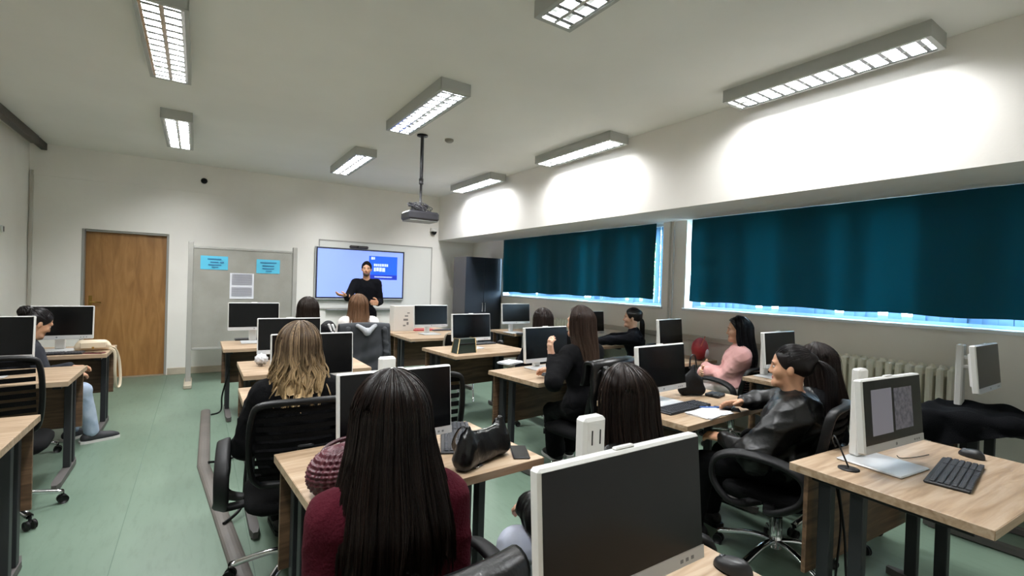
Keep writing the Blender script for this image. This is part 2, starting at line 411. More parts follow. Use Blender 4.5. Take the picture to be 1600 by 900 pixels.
for (x, y, lb) in [(-.21, 4.07, 'louvred twin tube light on the ceiling over the aisle, second from the door wall'), (-.21, 6.55, 'louvred twin tube light on the ceiling nearest the wooden door'),
                   (1.72, 1.6, 'louvred twin tube light in the middle ceiling row, farthest from the smart board'), (1.72, 4.19, 'louvred twin tube light on the ceiling right beside the projector mast'), (1.72, 6.67, 'louvred twin tube light in the middle ceiling row, nearest the smart board'),
                   (3.695, 1.69, 'louvred twin tube light by the beam, farthest from the dark cabinet'), (3.695, 4.3, 'middle one of the three louvred tube lights along the beam'), (3.695, 6.74, 'louvred twin tube light by the beam, nearest the dark cabinet'),
                   (-.21, 1.5, 'louvred twin tube light on the ceiling over the aisle, farthest from the door')]:
    ceiling_light(x, y, lb, y == 1.5)
# curtain rail along the ceiling at the left wall
rl = thing('ceiling_rail', 'dark brown rail with pale side along the ceiling by the left wall', 'rail', (-1.70, 4.0, ZC))
MB().box(-.04, .035, -4.2, 4.15, -.10, 0, .004).build('channel', mat('rail_dark', (74, 68, 62), .6), rl)
MB().box(-.055, -.04, -4.2, 4.15, -.10, 0, .003).build('side_strip', mat('rail_pale', (176, 170, 160), .6), rl)
MB().box(-.03, .03, 4.15, 4.57, -.09, 0, .004).build('end_piece', mat('rail_dark2', (60, 56, 52), .6), rl)
# small fixtures
sw = thing('wall_switch', 'small white wall switch high on the left wall', 'switch', (XL, 7.3, 1.98)); sw.location = (XL, 7.62, 1.93)
MB().box(0, .012, -.04, .04, -.04, .04, .004).build('plate', M_WHITE, sw); MB().box(.012, .018, -.015, .012, -.03, .03, .003).build('rocker', mat('switch_grey', (110, 108, 104), .5), sw)
sd = thing('wall_sensor', 'small round black wall sensor above the notice board', 'sensor', (.12, YF, 2.92)); sd.location = ony(319, 283, YF)
MB().tube([(0, 0, 0), (0, -.02, 0)], .045, 16).build('base', mat('sensor_base', (150, 148, 142), .5), sd); MB().tube([(0, -.02, 0), (0, -.045, 0), (0, -.055, 0)], [.04, .035, .015], 16).build('dome', M_BLACK, sd)
sm = MB().lathe([(.001, 0), (.05, 0), (.05, -.02), (.03, -.035), (.001, -.035)][::-1], 16).build('smoke_detector', mat('detector', (150, 146, 138), .6), None, tuple(onz(702, 218, ZC)))
tag(sm, 'small flat smoke detector on the ceiling beside the projector mast', 'detector')
p = ony(676, 362, YF)
cc = thing('security_camera', 'white dome security camera on the front wall under the beam corner', 'camera', (p.x, YF, p.z))
MB().box(-.055, .055, -.09, 0, .0, .07, .012).build('bracket', M_WHITE, cc)
MB().lathe([(.02, -.065), (.045, -.045), (.055, -.015), (.056, 0)], 16, (0, -.06, 0)).build('dome', mat('dome_black', (16, 16, 18), .12), cc)
MB().lathe([(.058, -.006), (.062, .0), (.06, .03)], 16, (0, -.06, 0)).build('collar', M_WHITE, cc)
# ------------------------------------------------------------------ front wall furniture
wbd = thing('whiteboard', 'white writing board with grey frame behind the smart board', 'whiteboard', (2.74, YF, .98))
MB().box(-1.02, 1.02, -.02, 0, 0, 1.15, .003).build('panel', mat('whiteboard_enamel', (226, 226, 222), .3), wbd)
fr = MB().box(-1.035, 1.035, -.028, 0, 1.15, 1.17, .003).box(-1.035, -1.02, -.028, 0, -.01, 1.15, .003).box(1.02, 1.035, -.028, 0, -.01, 1.15, .003).box(-1.035, 1.035, -.028, 0, -.02, 0, .003)
fr.build('frame', mat('board_frame', (168, 166, 160), .45), wbd)
MB().box(-.9, .9, -.10, -.02, -.035, -.02, .003).build('tray', mat('tray_grey', (140, 142, 144), .5), wbd)
sb = thing('smart_board', 'large wall mounted smart board showing a pale blue slide', 'screen', (2.42, YF - .03, 1.575))
W, H = 1.56, .90
MB().box(-W / 2, W / 2, -.06, 0, -H / 2, H / 2, .008).build('casing', mat('board_silver', (190, 192, 194), .4), sb)
MB().box(-W / 2 + .012, W / 2 - .012, -.063, -.06, -H / 2 + .026, H / 2 - .008).build('bezel', mat('bezel_navy', (22, 24, 44), .4), sb)
sw_, sh_ = W / 2 - .036, H / 2 - .024
scr = MB().box(-sw_, sw_, -.065, -.063, -H / 2 + .048, H / 2 - .032).build('display', mat('slide_pale_blue', (134, 158, 244), .4, emit=.58), sb)
def px_sb(x, y): q = ony(x, y, YF - .095); return q.x - 2.42, q.z - 1.575
(x0, z1), (x1, z0) = px_sb(577, 399.5), px_sb(620, 436)
z1 = px_sb(600, 401)[1]; z0 = px_sb(600, 437)[1]
MB().box(x0, x1, -.0658, -.065, z0, z1).build('slide_panel', mat('slide_blue', (18, 84, 236), .4, emit=.68), scr)
MB().box(x0, x1, -.0662, -.0658, z0 + .0, z0 + .085).build('slide_band', mat('slide_navy', (22, 48, 170), .4, emit=.6), scr)
wt = mat('slide_white', (190, 205, 255), .4, emit=.7)
rr = random.Random(3)
def scribble(name, xa, xb, zc, h, gap):
    b = MB(); x = xa
    while x < xb:
        w = rr.uniform(.6, 1.0) * h * .8; b.box(x, min(x + w, xb), -.0666, -.0661, zc - h / 2 * rr.uniform(.8, 1), zc + h / 2 * rr.uniform(.8, 1)); x += w + gap
    b.build(name, wt, scr)
ww = x1 - x0
scribble('slide_heading', x0 + ww * .17, x0 + ww * .68, z0 + (z1 - z0) * .62, .05, .008)
scribble('slide_heading', x0 + ww * .17, x0 + ww * .57, z0 + (z1 - z0) * .43, .075, .008)
scribble('slide_caption', x0 + ww * .2, x0 + ww * .82, z0 + (z1 - z0) * .11, .022, .006)
scribble('slide_emblem', x0 + ww * .07, x0 + ww * .2, z0 + (z1 - z0) * .9, .05, .006)
bar = thing('video_bar', 'dark grey camera bar on top of the smart board', 'camera', (2.36, YF - .07, 2.026))
MB().box(-.16, .16, -.045, .03, .0, .05, .015).build('housing', mat('bar_dark', (62, 56, 56), .5), bar)
MB().tube([(-.03, -.045, .028), (-.03, -.052, .028)], .016, 12).build('lens', M_BLACK, bar)

# wheeled notice board
nb = thing('notice_board', 'free standing grey felt notice board on two posts with paper notices', 'notice board', (.56, 7.7, 0))
M_POST = mat('post_grey', (158, 156, 150), .45, col2=(146, 144, 138), scale=3)
M_FELT = mat('grey_felt', (152, 150, 142), .95, col2=(138, 136, 128), scale=2.5, bump=.3, bscale=200)
for s in (-1, 1):
    MB().box(s * .64 - .03, s * .64 + .03, -.03, .03, .05, 1.93, .006).build('post', M_POST, nb)
    MB().box(s * .64 - .045, s * .64 + .045, -.28, .28, 0, .055, .01).build('foot', mat('foot_beige', (170, 160, 142), .6), nb)
MB().box(-.61, .61, -.012, .012, .5, 1.84).build('felt_panel', M_FELT, nb)
for z_ in (1.84, .47): MB().box(-.61, .61, -.018, .018, z_, z_ + .03, .003).build('rail', M_POST, nb)
def notice(pxs, m, name, label, lines, lm):
    (xa, ya), (xb, yb) = pxs; a = ony(xa, ya, 7.686); b = ony(xb, yb, 7.686); cx, cz = (a.x + b.x) / 2, (a.z + b.z) / 2
    o = thing(name, label, 'paper', (cx, 7.6868, cz)); w, h = abs(b.x - a.x) / 2, abs(a.z - b.z) / 2
    MB().grid(lambda u, v: ((u - .5) * 2 * w, -.003 - .004 * v * v * abs(u - .5), (v - .5) * 2 * h), 6, 6).build('sheet', m, o)
    q = MB()
    for i, (z, x0, x1, t) in enumerate(lines): q.box(x0 * w, x1 * w, -.0085, -.0078, z * h - t, z * h + t)
    q.build('print', lm, o)
cy = mat('cyan_paper', (84, 178, 208), .8); ink = mat('ink', (52, 110, 150), .8); gi = mat('grey_ink', (150, 150, 158), .8)
notice(((313.5, 399), (356, 422)), cy, 'notice', 'cyan printed notice on the felt board by the door side post', [(.55, -.5, .5, .008), (.1, -.3, .3, .008), (.1, .4, .7, .008), (-.3, -.45, .5, .008), (-.65, -.2, .3, .006)], ink)
notice(((401, 405), (437, 428)), cy, 'notice', 'cyan printed notice on the felt board by the smart board side post', [(.55, -.7, .7, .008), (.1, -.5, .5, .008), (-.3, -.5, .5, .008), (-.65, -.2, .3, .006)], ink)
tb = [(.92 - .08 * i, -.85, .85, .004) for i in range(11)] + [(-.12 - .08 * i, -.85, .85, .004) for i in range(9)]
notice(((359.5, 426.5), (396, 467)), mat('white_paper2', (216, 216, 222), .85), 'timetable', 'white two part printed timetable pinned to the grey felt board', tb, gi)

# dark cabinet
cb = thing('cabinet', 'tall dark navy two door storage cabinet beside the window wall', 'cabinet', (4.30, 7.68, 0))
M_NAVY = mat('cabinet_navy', (40, 46, 56), .42, col2=(34, 40, 50), scale=2); M_CSIDE = mat('cabinet_side_grey', (84, 82, 80), .5)
MB().box(-.37, .37, -.215, .25, .06, 1.95, .003).build('body', M_CSIDE, cb)
MB().box(-.36, .36, -.19, .24, 0, .06).build('plinth', M_BLACK, cb)
for s in (-1, 1):
    d = MB().box(min(s * .002, s * .368), max(s * .002, s * .368), -.235, -.216, .07, 1.945, .003).build('door', M_NAVY, cb)
    MB().cyl((s * .03, -.255, .98), (s * .03, -.255, 1.14), .005, 8).cyl((s * .03, -.255, .99), (s * .03, -.235, .99), .004, 6).cyl((s * .03, -.255, 1.13), (s * .03, -.235, 1.13), .004, 6).build('handle', M_GREYW, d)

# projector on ceiling mast
pj = thing('projector', 'black projector with tangled cables hanging on a ceiling mast', 'projector', (2.07, 5.06, ZC))
MB().lathe([(.06, -.015), (.06, 0)], 16).build('ceiling_plate', M_BLACK, pj)
MB().cyl((0, 0, -.01), (0, 0, -.55), .019, 12).cyl((0, 0, -.50), (0, 0, -.82), .014, 12).cyl((0, 0, -.49), (0, 0, -.55), .025, 12).build('mast', mat('mast_black', (34, 33, 36), .5), pj)
body = MB().box(-.18, .18, -.13, .13, -.965, -.865, .02).build('body', mat('projector_grey', (44, 43, 48), .4), pj)
MB().box(-.165, .165, -.12, .12, -.972, -.963, .004).build('underside', mat('projector_white', (150, 150, 148), .5), pj)
MB().tube([(-.06, .13, -.915), (-.06, .15, -.915)], .035, 16).build('lens', M_BLACK, body)
cab = MB(); rr = random.Random(9)
for i in range(16):
    a = rr.uniform(0, 6.28); p = []
    for k in range(6): p.append((math.cos(a + k * 1.0) * rr.uniform(.05, .16), math.sin(a + k * 1.0) * rr.uniform(.04, .11), -.85 + rr.uniform(0, .05) + .04 * math.sin(k)))
    cab.tube(bez(p, 5), rr.choice((.004, .006)), 5)
cab.box(-.05, .05, -.05, .05, -.86, -.80, .01)
cab.build('cable', mat('cable_grey', (70, 69, 74), .5), pj)

# radiators
M_RAD = mat('radiator_enamel', (236, 232, 218), .4)
def radiator(y0, n, z0, z1, label, pitch=.0625):
    root = thing('radiator', label, 'radiator', (XW - .085, y0, 0))
    b = MB(); hw = pitch * .34; dp = .07
    for yy in (-hw * .5, hw * .5): pass
    b.tube([(0, 0, z0 + .02), (0, 0, z0 + .06), (0, 0, z1 - .05), (0, 0, z1 - .01), (0, 0, z1)], [.01, .02, .02, .02, .008], 8)
    b.box(-dp, dp, -hw, hw, z0 + .05, z1 - .02, .012).box(-dp * .5, dp * .5, -pitch / 2, pitch / 2, z1 - .09, z1 - .05, .01).box(-dp * .5, dp * .5, -pitch / 2, pitch / 2, z0 + .07, z0 + .11, .01)
    me = b.mesh('section', M_RAD)
    for i in range(n):
        o = bpy.data.objects.new('section', me); COL.objects.link(o); o.parent = root; o.location = (0, -i * pitch, 0)
    MB().cyl((0, .03, z0 + .09), (0, .03, .0), .011, 8).cyl((0, .03, z0 + .09), (0, -.02, z0 + .09), .014, 8).build('pipe', M_RAD, root)
radiator(1.93, 14, .42, 1.0, 'cream ribbed radiator with wide sections beside the desk with a lit screen')
radiator(6.12, 15, .42, 1.0, 'cream ribbed radiator near the dark cabinet')
# cable trunking and pipe on the window wall
tr = MB().box(XW - .03, XW, 2.05, 5.1, .925, .985, .004).build('trim_5', mat('trunking', (196, 192, 184), .5)); tr['kind'] = 'structure'
pp = MB().tube([(XW - .03, 3.70, 0), (XW - .03, 3.70, ZB)], .012, 8).tube([(XW - .03, 3.65, 0), (XW - .03, 3.65, ZB)], .009, 8).build('trim_6', mat('riser_pipe', (200, 198, 192), .5)); pp['kind'] = 'structure'

# floor cable duct
dct = thing('floor_cable_duct', 'long grey half round cable duct lying on the green floor', 'cable duct', (0, 0, 0))
M_DUCT = mat('duct_grey', (104, 98, 92), .5, col2=(92, 87, 82), scale=3)
def duct(a, b):
    a = Vector(a); b = Vector(b); d = (b - a).normalized(); n = Vector((-d.y, d.x, 0)); pr = []
    for k in range(9):
        an = math.pi * k / 8; pr.append((math.cos(an) * .044, math.sin(an) ** .7 * .024))
    vs = []
    for e in (a, b):
        for (q, z) in pr: vs.append(e + n * q + Vector((0, 0, z)))
    fs = [(i, i + 1, 10 + i - 1 + 0, 9 + i) for i in range(8)]
    fs = [(i, i + 1, 9 + i + 1, 9 + i) for i in range(8)] + [tuple(range(9))[::-1], tuple(range(9, 18)), (0, 9, 17, 8)]
    MB().add(vs, fs).build('segment', M_DUCT, dct)
duct((.105, 6.15, 0), (.07, 4.40, 0)); duct((.07, 4.40, 0), (.23, 2.55, 0)); duct((.23, 2.55, 0), (.30, 1.1, 0))

# ------------------------------------------------------------------ desks
DZT = .75
def desk(fl, w, d, rz, label, mirror=False, post_y=None, panel=True):
    root = thing('computer_desk', label, 'desk', (fl[0], fl[1], 0), math.radians(rz))
    MB().box(0, w, 0, d, DZT - .034, DZT, .002).build('top', [M_OAK], root)
    e = MB().box(-.0012, .0, .001, d - .001, DZT - .033, DZT - .001).box(w, w + .0012, .001, d - .001, DZT - .033, DZT - .001).box(.001, w - .001, -.0012, 0, DZT - .033, DZT - .001).box(.001, w - .001, d, d + .0012, DZT - .033, DZT - .001)
    e.build('edge_band', M_EDGE, root)
    if panel: MB().box(.012, w - .012, d - .075, d - .057, .29, DZT - .036, .001).build('modesty_panel', M_WALNUT, root)
    for x in (.065, w - .065):
        lg = MB().box(x - .02, x + .02, d - .15, d - .10, .045, DZT - .036, .003).box(x - .02, x + .02, d - .27, d - .22, .045, DZT - .036, .003).box(x - .022, x + .022, .06, d - .06, DZT - .06, DZT - .035, .002).build('leg', M_DARKM, root)
        MB().prism([(x - .025, .10), (x - .012, .04), (x + .012, .04), (x + .025, .10), (x + .025, d - .08), (x + .012, d - .02), (x - .012, d - .02), (x - .025, d - .08)], .008, .045).box(x - .02, x + .02, .06, .09, 0, .008).box(x - .02, x + .02, d - .08, d - .05, 0, .008).build('foot', mat('foot_grey', (84, 80, 78), .55), lg)
    return root

def aio(loc, rz, label, lit=False, zt=0.0, tilt=5, ports=False, col_h=.37):
    """White all-in-one computer, screen faces local -Y; loc = base centre on the desk."""
    root = thing('all_in_one_computer', label, 'computer', loc, math.radians(rz))
    w, h, zb = .2525, .305, .09 + zt
    MB().box(-.125, .125, -.11, .14, 0, .010, .004).build('base', M_GREYW, root)
    col = MB().box(-.036, .036, .095, .135, .01, col_h + zt, .008).build('stand_column', M_WHITE, root)
    if ports:
        for vx in (-.013, .013): MB().box(vx - .0015, vx + .0015, .0935, .096, .375 + zt, .41 + zt).build('vent_slot', M_BLACK, col)
    T_ = Matrix.Translation((0, -.02, zb)) @ Matrix.Rotation(math.radians(-tilt), 4, 'X')
    def tb(o): o.data.transform(T_); return o
    b = tb(MB().box(-w, w, -.018, .016, 0, h, .006).box(-w + .06, w - .06, .016, .04, .03, h - .05, .012).build('housing', M_WHITE, root))
    tb(MB().box(-w + .007, w - .007, -.0195, -.018, .036, h - .007).build('screen', M_SCREEN, root))
    ch = tb(MB().box(-w + .001, w - .001, -.0192, -.018, .002, .034, .0003).build('chin', M_GREYW, root))
    tb(MB().tube([(0, -.0192, .018), (0, -.0200, .018)], .007, 12).build('badge', mat('badge_grey', (120, 122, 126), .4), ch))
    for bx in (.16, .18, .2): tb(MB().box(bx, bx + .01, -.0198, -.019, .012, .02).build('button', mat('badge_grey', (120, 122, 126), .4), ch))
    if lit:
        tb(MB().box(-.19, -.02, -.0199, -.0196, .07, .26).build('screen_page', mat('page_grey', (112, 110, 120), .3, emit=.35), root)); tb(MB().box(0, .16, -.0199, -.0196, .075, .255).build('screen_picture', mat('picture_mottle', (70, 70, 86), .3, col2=(130, 126, 140), scale=45, emit=.12), root))
    tb(MB().box(-.03, .03, -.008, .008, h - .001, h + .006, .003).build('webcam', M_WHITE, root))
    MB().box(-.02, .02, .01, .10, zb + .13, zb + .155, .005).build('hinge', M_WHITE, root); MB().box(-.02, .02, .01, .10, zb + .19, zb + .215, .005).build('hinge', M_WHITE, root)
    return root

# ------------------------------------------------------------------ small desk things
def make_keyboard():
    root = thing('keyboard', '', 'keyboard')
    MB().box(-.22, .22, -.07, .07, 0, .012, .004).build('case', mat('keyboard_case', (34, 35, 38), .5), root)
    k = MB()
    for r in range(6):
        y = .053 - r * .0205 - (.004 if r else 0); n = 15 if r else 14
        if r == 5: xs = [(-.21, .03), (-.178, .03), (-.146, .025), (-.119, .12), (.003, .025), (.03, .025), (.057, .022)]
        else: xs = [(-.21 + i * .0198, .0175) for i in range(15)]
        xs += [(.098 + i * .0198, .0175) for i in range(6)]
        for x, w_ in xs: k.box(x, x + w_, y - .017, y, .012, .0175, .002)
    o = k.build('keys', mat('keycap', (46, 48, 54), .42), root); o['kind'] = 'stuff'
    return root
KB0 = make_keyboard(); KB_USED = []
def keyboard(loc, rz, label):
    o = KB0 if not KB_USED else copy_tree(KB0)
    KB_USED.append(1); o.location = loc; o.rotation_euler = (0, 0, math.radians(rz)); tag(o, label, 'keyboard', 'black computer keyboards on the desks'); return o
def make_mouse():
    root = thing('computer_mouse', '', 'mouse')
    def fn(u, v):
        a = u * 2 * math.pi; t = v * math.pi / 2; r = math.cos(t) ** .6
        return (.031 * r * math.cos(a), .052 * r * math.sin(a), .004 + .033 * math.sin(t) * (1 - .25 * math.sin(a) * r))
    b = MB().grid(fn, 20, 8, closed_u=True); b.add([(.031 * math.cos(i * math.pi / 10), .052 * math.sin(i * math.pi / 10), .0) for i in range(20)], [tuple(range(20))[::-1]])
    b.build('shell', mat('mouse_black', (28, 28, 30), .4), root)
    MB().tube([(0, .022, .031), (0, .036, .026)], .0045, 8).build('scroll_wheel', mat('wheel_grey', (70, 70, 74), .5), root)
    return root
MS0 = make_mouse(); MS_USED = []
def mouse(loc, rz, label):
    o = MS0 if not MS_USED else copy_tree(MS0)
    MS_USED.append(1); o.location = loc; o.rotation_euler = (0, 0, math.radians(rz)); tag(o, label, 'mouse', 'black computer mice on the desks'); return o
def phone(loc, rz, label, c=(20, 20, 22)):
    root = thing('phone', label, 'phone', loc, math.radians(rz))
    MB().box(-.037, .037, -.076, .076, 0, .009, .004).build('case', mat('phone_case_%d' % c[0], c, .4), root)
    MB().box(-.033, .033, -.072, .072, .009, .0096).build('screen', M_SCREEN, root); return root
def cable(pts, label, r=.0035, c=M_BLACK, name='cable'):
    o = MB().tube(bez(pts, 8), r, 6).build(name, c); return tag(o, label, 'cable')
def papers(loc, rz, w, d, n, label):
    root = thing('paper_sheets', label, 'paper', loc, math.radians(rz)); r = random.Random(len(label))
    for i in range(n):
        a = math.radians(r.uniform(-6, 6)); R = Matrix.Rotation(a, 4, 'Z'); 
        q = MB().box(-w / 2, w / 2, -d / 2, d / 2, i * .0035, i * .0035 + .003, 0, 0, R); q.build('sheet', M_PAPER, root)
    return root

# ------------------------------------------------------------------ chairs
def office_chair(loc, rz, label, arms=True, slats=True, back_h=1.0, arm_x=.295, drop=0, star=20):
    root = thing('office_chair', label, 'chair', loc, math.radians(rz), 'black mesh office chairs with chrome star bases')
    # star base
    for k in range(5):
        a = math.radians(72 * k + star); ca, sa = math.cos(a), math.sin(a)
        lg = MB().tube(bez([(0, 0, .125), (ca * .12, sa * .12, .125), (ca * .30, sa * .30, .075)], 4), .017, 8, flat=(.018, .012)).build('base_leg', M_CHROME, root)
        n = Vector((-sa, ca, 0)); p = Vector((ca * .30, sa * .30, .027))
        b = MB()
        for s in (-1, 1): b.tube([p + n * (s * .008), p + n * (s * .024)], .027, 14)
        b.cyl(p + Vector((0, 0, .015)), p + Vector((0, 0, .052)), .008, 8)
        b.build('caster', M_BLACK, lg)
    MB().cyl((0, 0, .09), (0, 0, .26), .032, 14).build('hub', M_CHROME, root)
    MB().cyl((0, 0, .26), (0, 0, .40), .022, 12).box(-.09, .09, -.11, .11, .385, .41, .008).build('gas_lift', M_BLACK, root)
    def seat(u, v):
        a = u * 2 * math.pi; ca, sa = math.cos(a), math.sin(a); q = 1 / max((abs(ca) ** 5 + abs(sa) ** 5) ** .2, .1)
        rr_, zz = [(0, .405), (.9, .405), (1.0, .425), (1.0, .45), (.93, .468), (.6, .474), (0, .470)][min(int(round(v * 6)), 6)]
        return (.235 * rr_ * ca * q, .02 + .225 * rr_ * sa * q, zz - .012 * (rr_ * sa > .8))
    MB().grid(seat, 36, 7, closed_u=True).build('seat', M_FABRIC, root)
    # back: frame loop + slats
    z0, z1 = .56, back_h
    def bp(x, z):
        t = (z - z0) / (z1 - z0); return Vector((x, -.215 - .085 * t - .02 * math.sin(t * 3.1) + .09 * (x / .24) ** 2 * .5, z))
    loop = []
    for (x, z) in [(-.17, z0), (0, z0 - .005), (.17, z0), (.21, z0 + .05), (.225, (z0 + z1) / 2), (.215, z1 - .06), (.175, z1 - .01), (0, z1), (-.175, z1 - .01), (-.215, z1 - .06), (-.225, (z0 + z1) / 2), (-.21, z0 + .05)]: loop.append(bp(x, z))
    fr_ = MB().tube(bez(loop + [loop[0]], 4)[:-1], .016, 8, closed=True, flat=(.013, .022), up=(0, 1, 0)); fr_.build('back_frame', mat('chair_frame_black', (11, 11, 12), .45, spec=.25), root)
    n = 9
    for i in range(n):
        z = z0 + .035 + (z1 - z0 - .07) * i / (n - 1); hwz = (z1 - z0) / n * .27
        xw = .20
        g = MB().grid(lambda u, v: tuple(bp((u - .5) * 2 * xw, z + (v - .5) * 2 * hwz) + Vector((0, .004 * math.sin(u * 18), 0))), 13, 2); g.grid(lambda u, v: tuple(bp((u - .5) * 2 * xw, z + (.5 - v) * 2 * hwz) + Vector((0, -.008, 0))), 13, 2)
        g.build('slat', M_FABRIC, root)
    MB().tube(bez([(0, -.05, .40), (0, -.20, .42), (0, -.255, .55), tuple(bp(0, .75) + Vector((0, -.02, 0)))], 5), .02, 8, flat=(.035, .012), up=(0, 1, 0)).build('back_bracket', M_BLACK, root)
    if arms:
        for s in (-1, 1):
            x = s * .275
            x = s * arm_x; pts = [(s * .22, .04, .42), (x, .13, .43), (x, .225, .52), (x, .215, .635), (x, .09, .69), (x, -.10, .68), (x, -.20, .62), (x, -.18, .51), (x, -.06, .43), (s * .22, -.02, .42)]
            MB().tube(bez(pts, 5), .02, 8, flat=(.03, .014)).build('armrest', mat('armrest_black', (20, 20, 21), .55, spec=.25), root)
    for c_ in root.children:                              # gas lift set lower
        if c_.name.split('.')[0] in ('seat', 'back_frame', 'slat', 'back_bracket', 'armrest', 'gas_lift'): c_.location.z = -drop
    return root
def visitor_chair(loc, rz, label):
    root = thing('visitor_chair', label, 'chair', loc, math.radians(rz))
    MB().box(-.21, .21, -.2, .22, .43, .47, .015).build('seat', M_FABRIC, root)
    MB().grid(lambda u, v: ((u - .5) * .42, -.22 - .06 * v + .03 * (2 * u - 1) ** 2, .62 + .24 * v), 9, 5).grid(lambda u, v: ((.5 - u) * .42, -.24 - .06 * v + .03 * (2 * u - 1) ** 2, .62 + .24 * v), 9, 5).build('backrest', mat('chair_vinyl', (14, 14, 15), .5, spec=.25), root)
    MB().tube(bez([(-.21, -.20, .62), (-.21, -.262, .865), (0, -.29, .87), (.21, -.262, .865), (.21, -.20, .62)], 6), .012, 8).build('back_frame', mat('beige_rim', (170, 160, 146), .5), root)
    for sx in (-1, 1):
        MB().tube([(sx * .2, -.19, .7), (sx * .2, -.19, .43), (sx * .21, -.22, 0)], .011, 8).build('leg', M_CHROME, root)
        MB().tube([(sx * .2, .18, .43), (sx * .21, .21, 0)], .011, 8).build('leg', M_CHROME, root)
    return root
# ------------------------------------------------------------------ people
def V3(*a): return np.array(a, float)
def unit(v): return v / max(np.linalg.norm(v), 1e-9)
def rotm(ax, deg):
    a = math.radians(deg); c, s = math.cos(a), math.sin(a)
    return np.array({'x': [[1, 0, 0], [0, c, -s], [0, s, c]], 'y': [[c, 0, s], [0, 1, 0], [-s, 0, c]], 'z': [[c, -s, 0], [s, c, 0], [0, 0, 1]]}[ax], float)
def rc(a, ra, b, rb, lab=0, k=.03): return ('rc', np.array(a, float), ra, np.array(b, float), rb, lab, k)
def el(c, r, R=None, lab=0, k=.03): return ('el', np.array(c, float), np.array(r, float), np.eye(3) if R is None else R, None, lab, k)
def pdist(p, P):
    if p[0] == 'rc':
        ab = p[3] - p[1]; t = np.clip(((P - p[1]) @ ab) / max(ab @ ab, 1e-9), 0, 1)
        return np.linalg.norm(P - p[1] - t[..., None] * ab, axis=-1) - (p[2] + (p[4] - p[2]) * t)
    q = (P - p[1]) @ p[3]; k0 = np.linalg.norm(q / p[2], axis=-1); k1 = np.linalg.norm(q / p[2] ** 2, axis=-1)
    return k0 * (k0 - 1) / np.maximum(k1, 1e-6)
def pbox(p):
    if p[0] == 'rc': r = max(p[2], p[4]); return np.minimum(p[1], p[3]) - r, np.maximum(p[1], p[3]) + r
    r = p[2].max(); return p[1] - r, p[1] + r
def sdf_mesh(prims, step, cuts=(), disp=None, pad=.02):
    """Smooth union of primitives -> surface-net mesh. Returns verts, quads, label per quad."""
    bl = np.array([pbox(p)[0] for p in prims]).min(0) - pad; bh = np.array([pbox(p)[1] for p in prims]).max(0) + pad
    n = np.ceil((bh - bl) / step).astype(int) + 2
    ax = [bl[i] + np.arange(n[i]) * step for i in range(3)]
    F = np.full(n, .2)
    for p in prims:
        lo, hi = pbox(p); mg = p[6] + step * 3
        i0 = np.maximum(((lo - mg - bl) / step).astype(int), 0); i1 = np.minimum(((hi + mg - bl) / step).astype(int) + 2, n)
        sl = tuple(slice(i0[i], i1[i]) for i in range(3))
        G = np.stack(np.meshgrid(ax[0][sl[0]], ax[1][sl[1]], ax[2][sl[2]], indexing='ij'), -1)
        d = pdist(p, G); A = F[sl]; k = p[6]
        h = np.clip(.5 + .5 * (d - A) / k, 0, 1); F[sl] = d * (1 - h) + A * h - k * h * (1 - h)
    for (pt, nn) in cuts:
        g = (ax[0][:, None, None] - pt[0]) * nn[0] + (ax[1][None, :, None] - pt[1]) * nn[1] + (ax[2][None, None, :] - pt[2]) * nn[2]
        F = np.maximum(F, g)
    F[0] = F[-1] = .1; F[:, 0] = F[:, -1] = .1; F[:, :, 0] = F[:, :, -1] = .1
    S = F < 0; c = n - 1
    acc = np.zeros((*c, 3)); cnt = np.zeros(tuple(c))
    offs = [(x, y, z) for x in (0, 1) for y in (0, 1) for z in (0, 1)]
    cs = lambda o: tuple(slice(o[i], o[i] + c[i]) for i in range(3))
    for o in offs:
        for a in range(3):
            if o[a]: continue
            o2 = list(o); o2[a] = 1
            f0, f1 = F[cs(o)], F[cs(o2)]; cr = (f0 < 0) != (f1 < 0)
            t = np.where(cr, f0 / np.where(cr, f0 - f1, 1), 0)
            for i in range(3): acc[..., i] += np.where(cr, (t if i == a else o[i]), 0)
            cnt += cr
    act = cnt > 0; idx = -np.ones(tuple(c), int); k = act.sum(); idx[act] = np.arange(k)
    ii = np.argwhere(act); Vv = bl + (ii + acc[act] / cnt[act][:, None]) * step
    Q = []
    for a in range(3):
        b1, b2 = (a + 1) % 3, (a + 2) % 3
        s0 = [slice(None)] * 3; s1 = [slice(None)] * 3; s0[a] = slice(0, -1); s1[a] = slice(1, None)
        cr = S[tuple(s0)] != S[tuple(s1)]; fl = S[tuple(s0)]
        e = np.argwhere(cr); e = e[(e[:, b1] > 0) & (e[:, b2] > 0) & (e[:, b1] < c[b1]) & (e[:, b2] < c[b2])]
        f = fl[tuple(e.T)]
        def g(d1, d2):
            q = e.copy(); q[:, b1] -= d1; q[:, b2] -= d2; return idx[tuple(q.T)]
        quad = np.stack([g(1, 1), g(0, 1), g(0, 0), g(1, 0)], 1)
        quad[~f] = quad[~f][:, ::-1]; Q.append(quad)
    Q = np.concatenate(Q); Q = Q[(Q >= 0).all(1)]
    labs = np.array([p[5] for p in prims])
    if len(set(labs.tolist())) > 1:
        D = np.stack([pdist(p, Vv) for p in prims], 1); vl = labs[D.argmin(1)]
        fl = np.sort(vl[Q], 1)[:, 2]
    else: fl = np.full(len(Q), labs[0])
    if disp is not None:
        N = np.zeros_like(Vv); fn = np.cross(Vv[Q[:, 2]] - Vv[Q[:, 0]], Vv[Q[:, 3]] - Vv[Q[:, 1]])
        for j in range(4): np.add.at(N, Q[:, j], fn)
        N /= np.maximum(np.linalg.norm(N, axis=1), 1e-9)[:, None]; Vv = Vv + N * disp(Vv)[:, None]
    return Vv, Q, fl
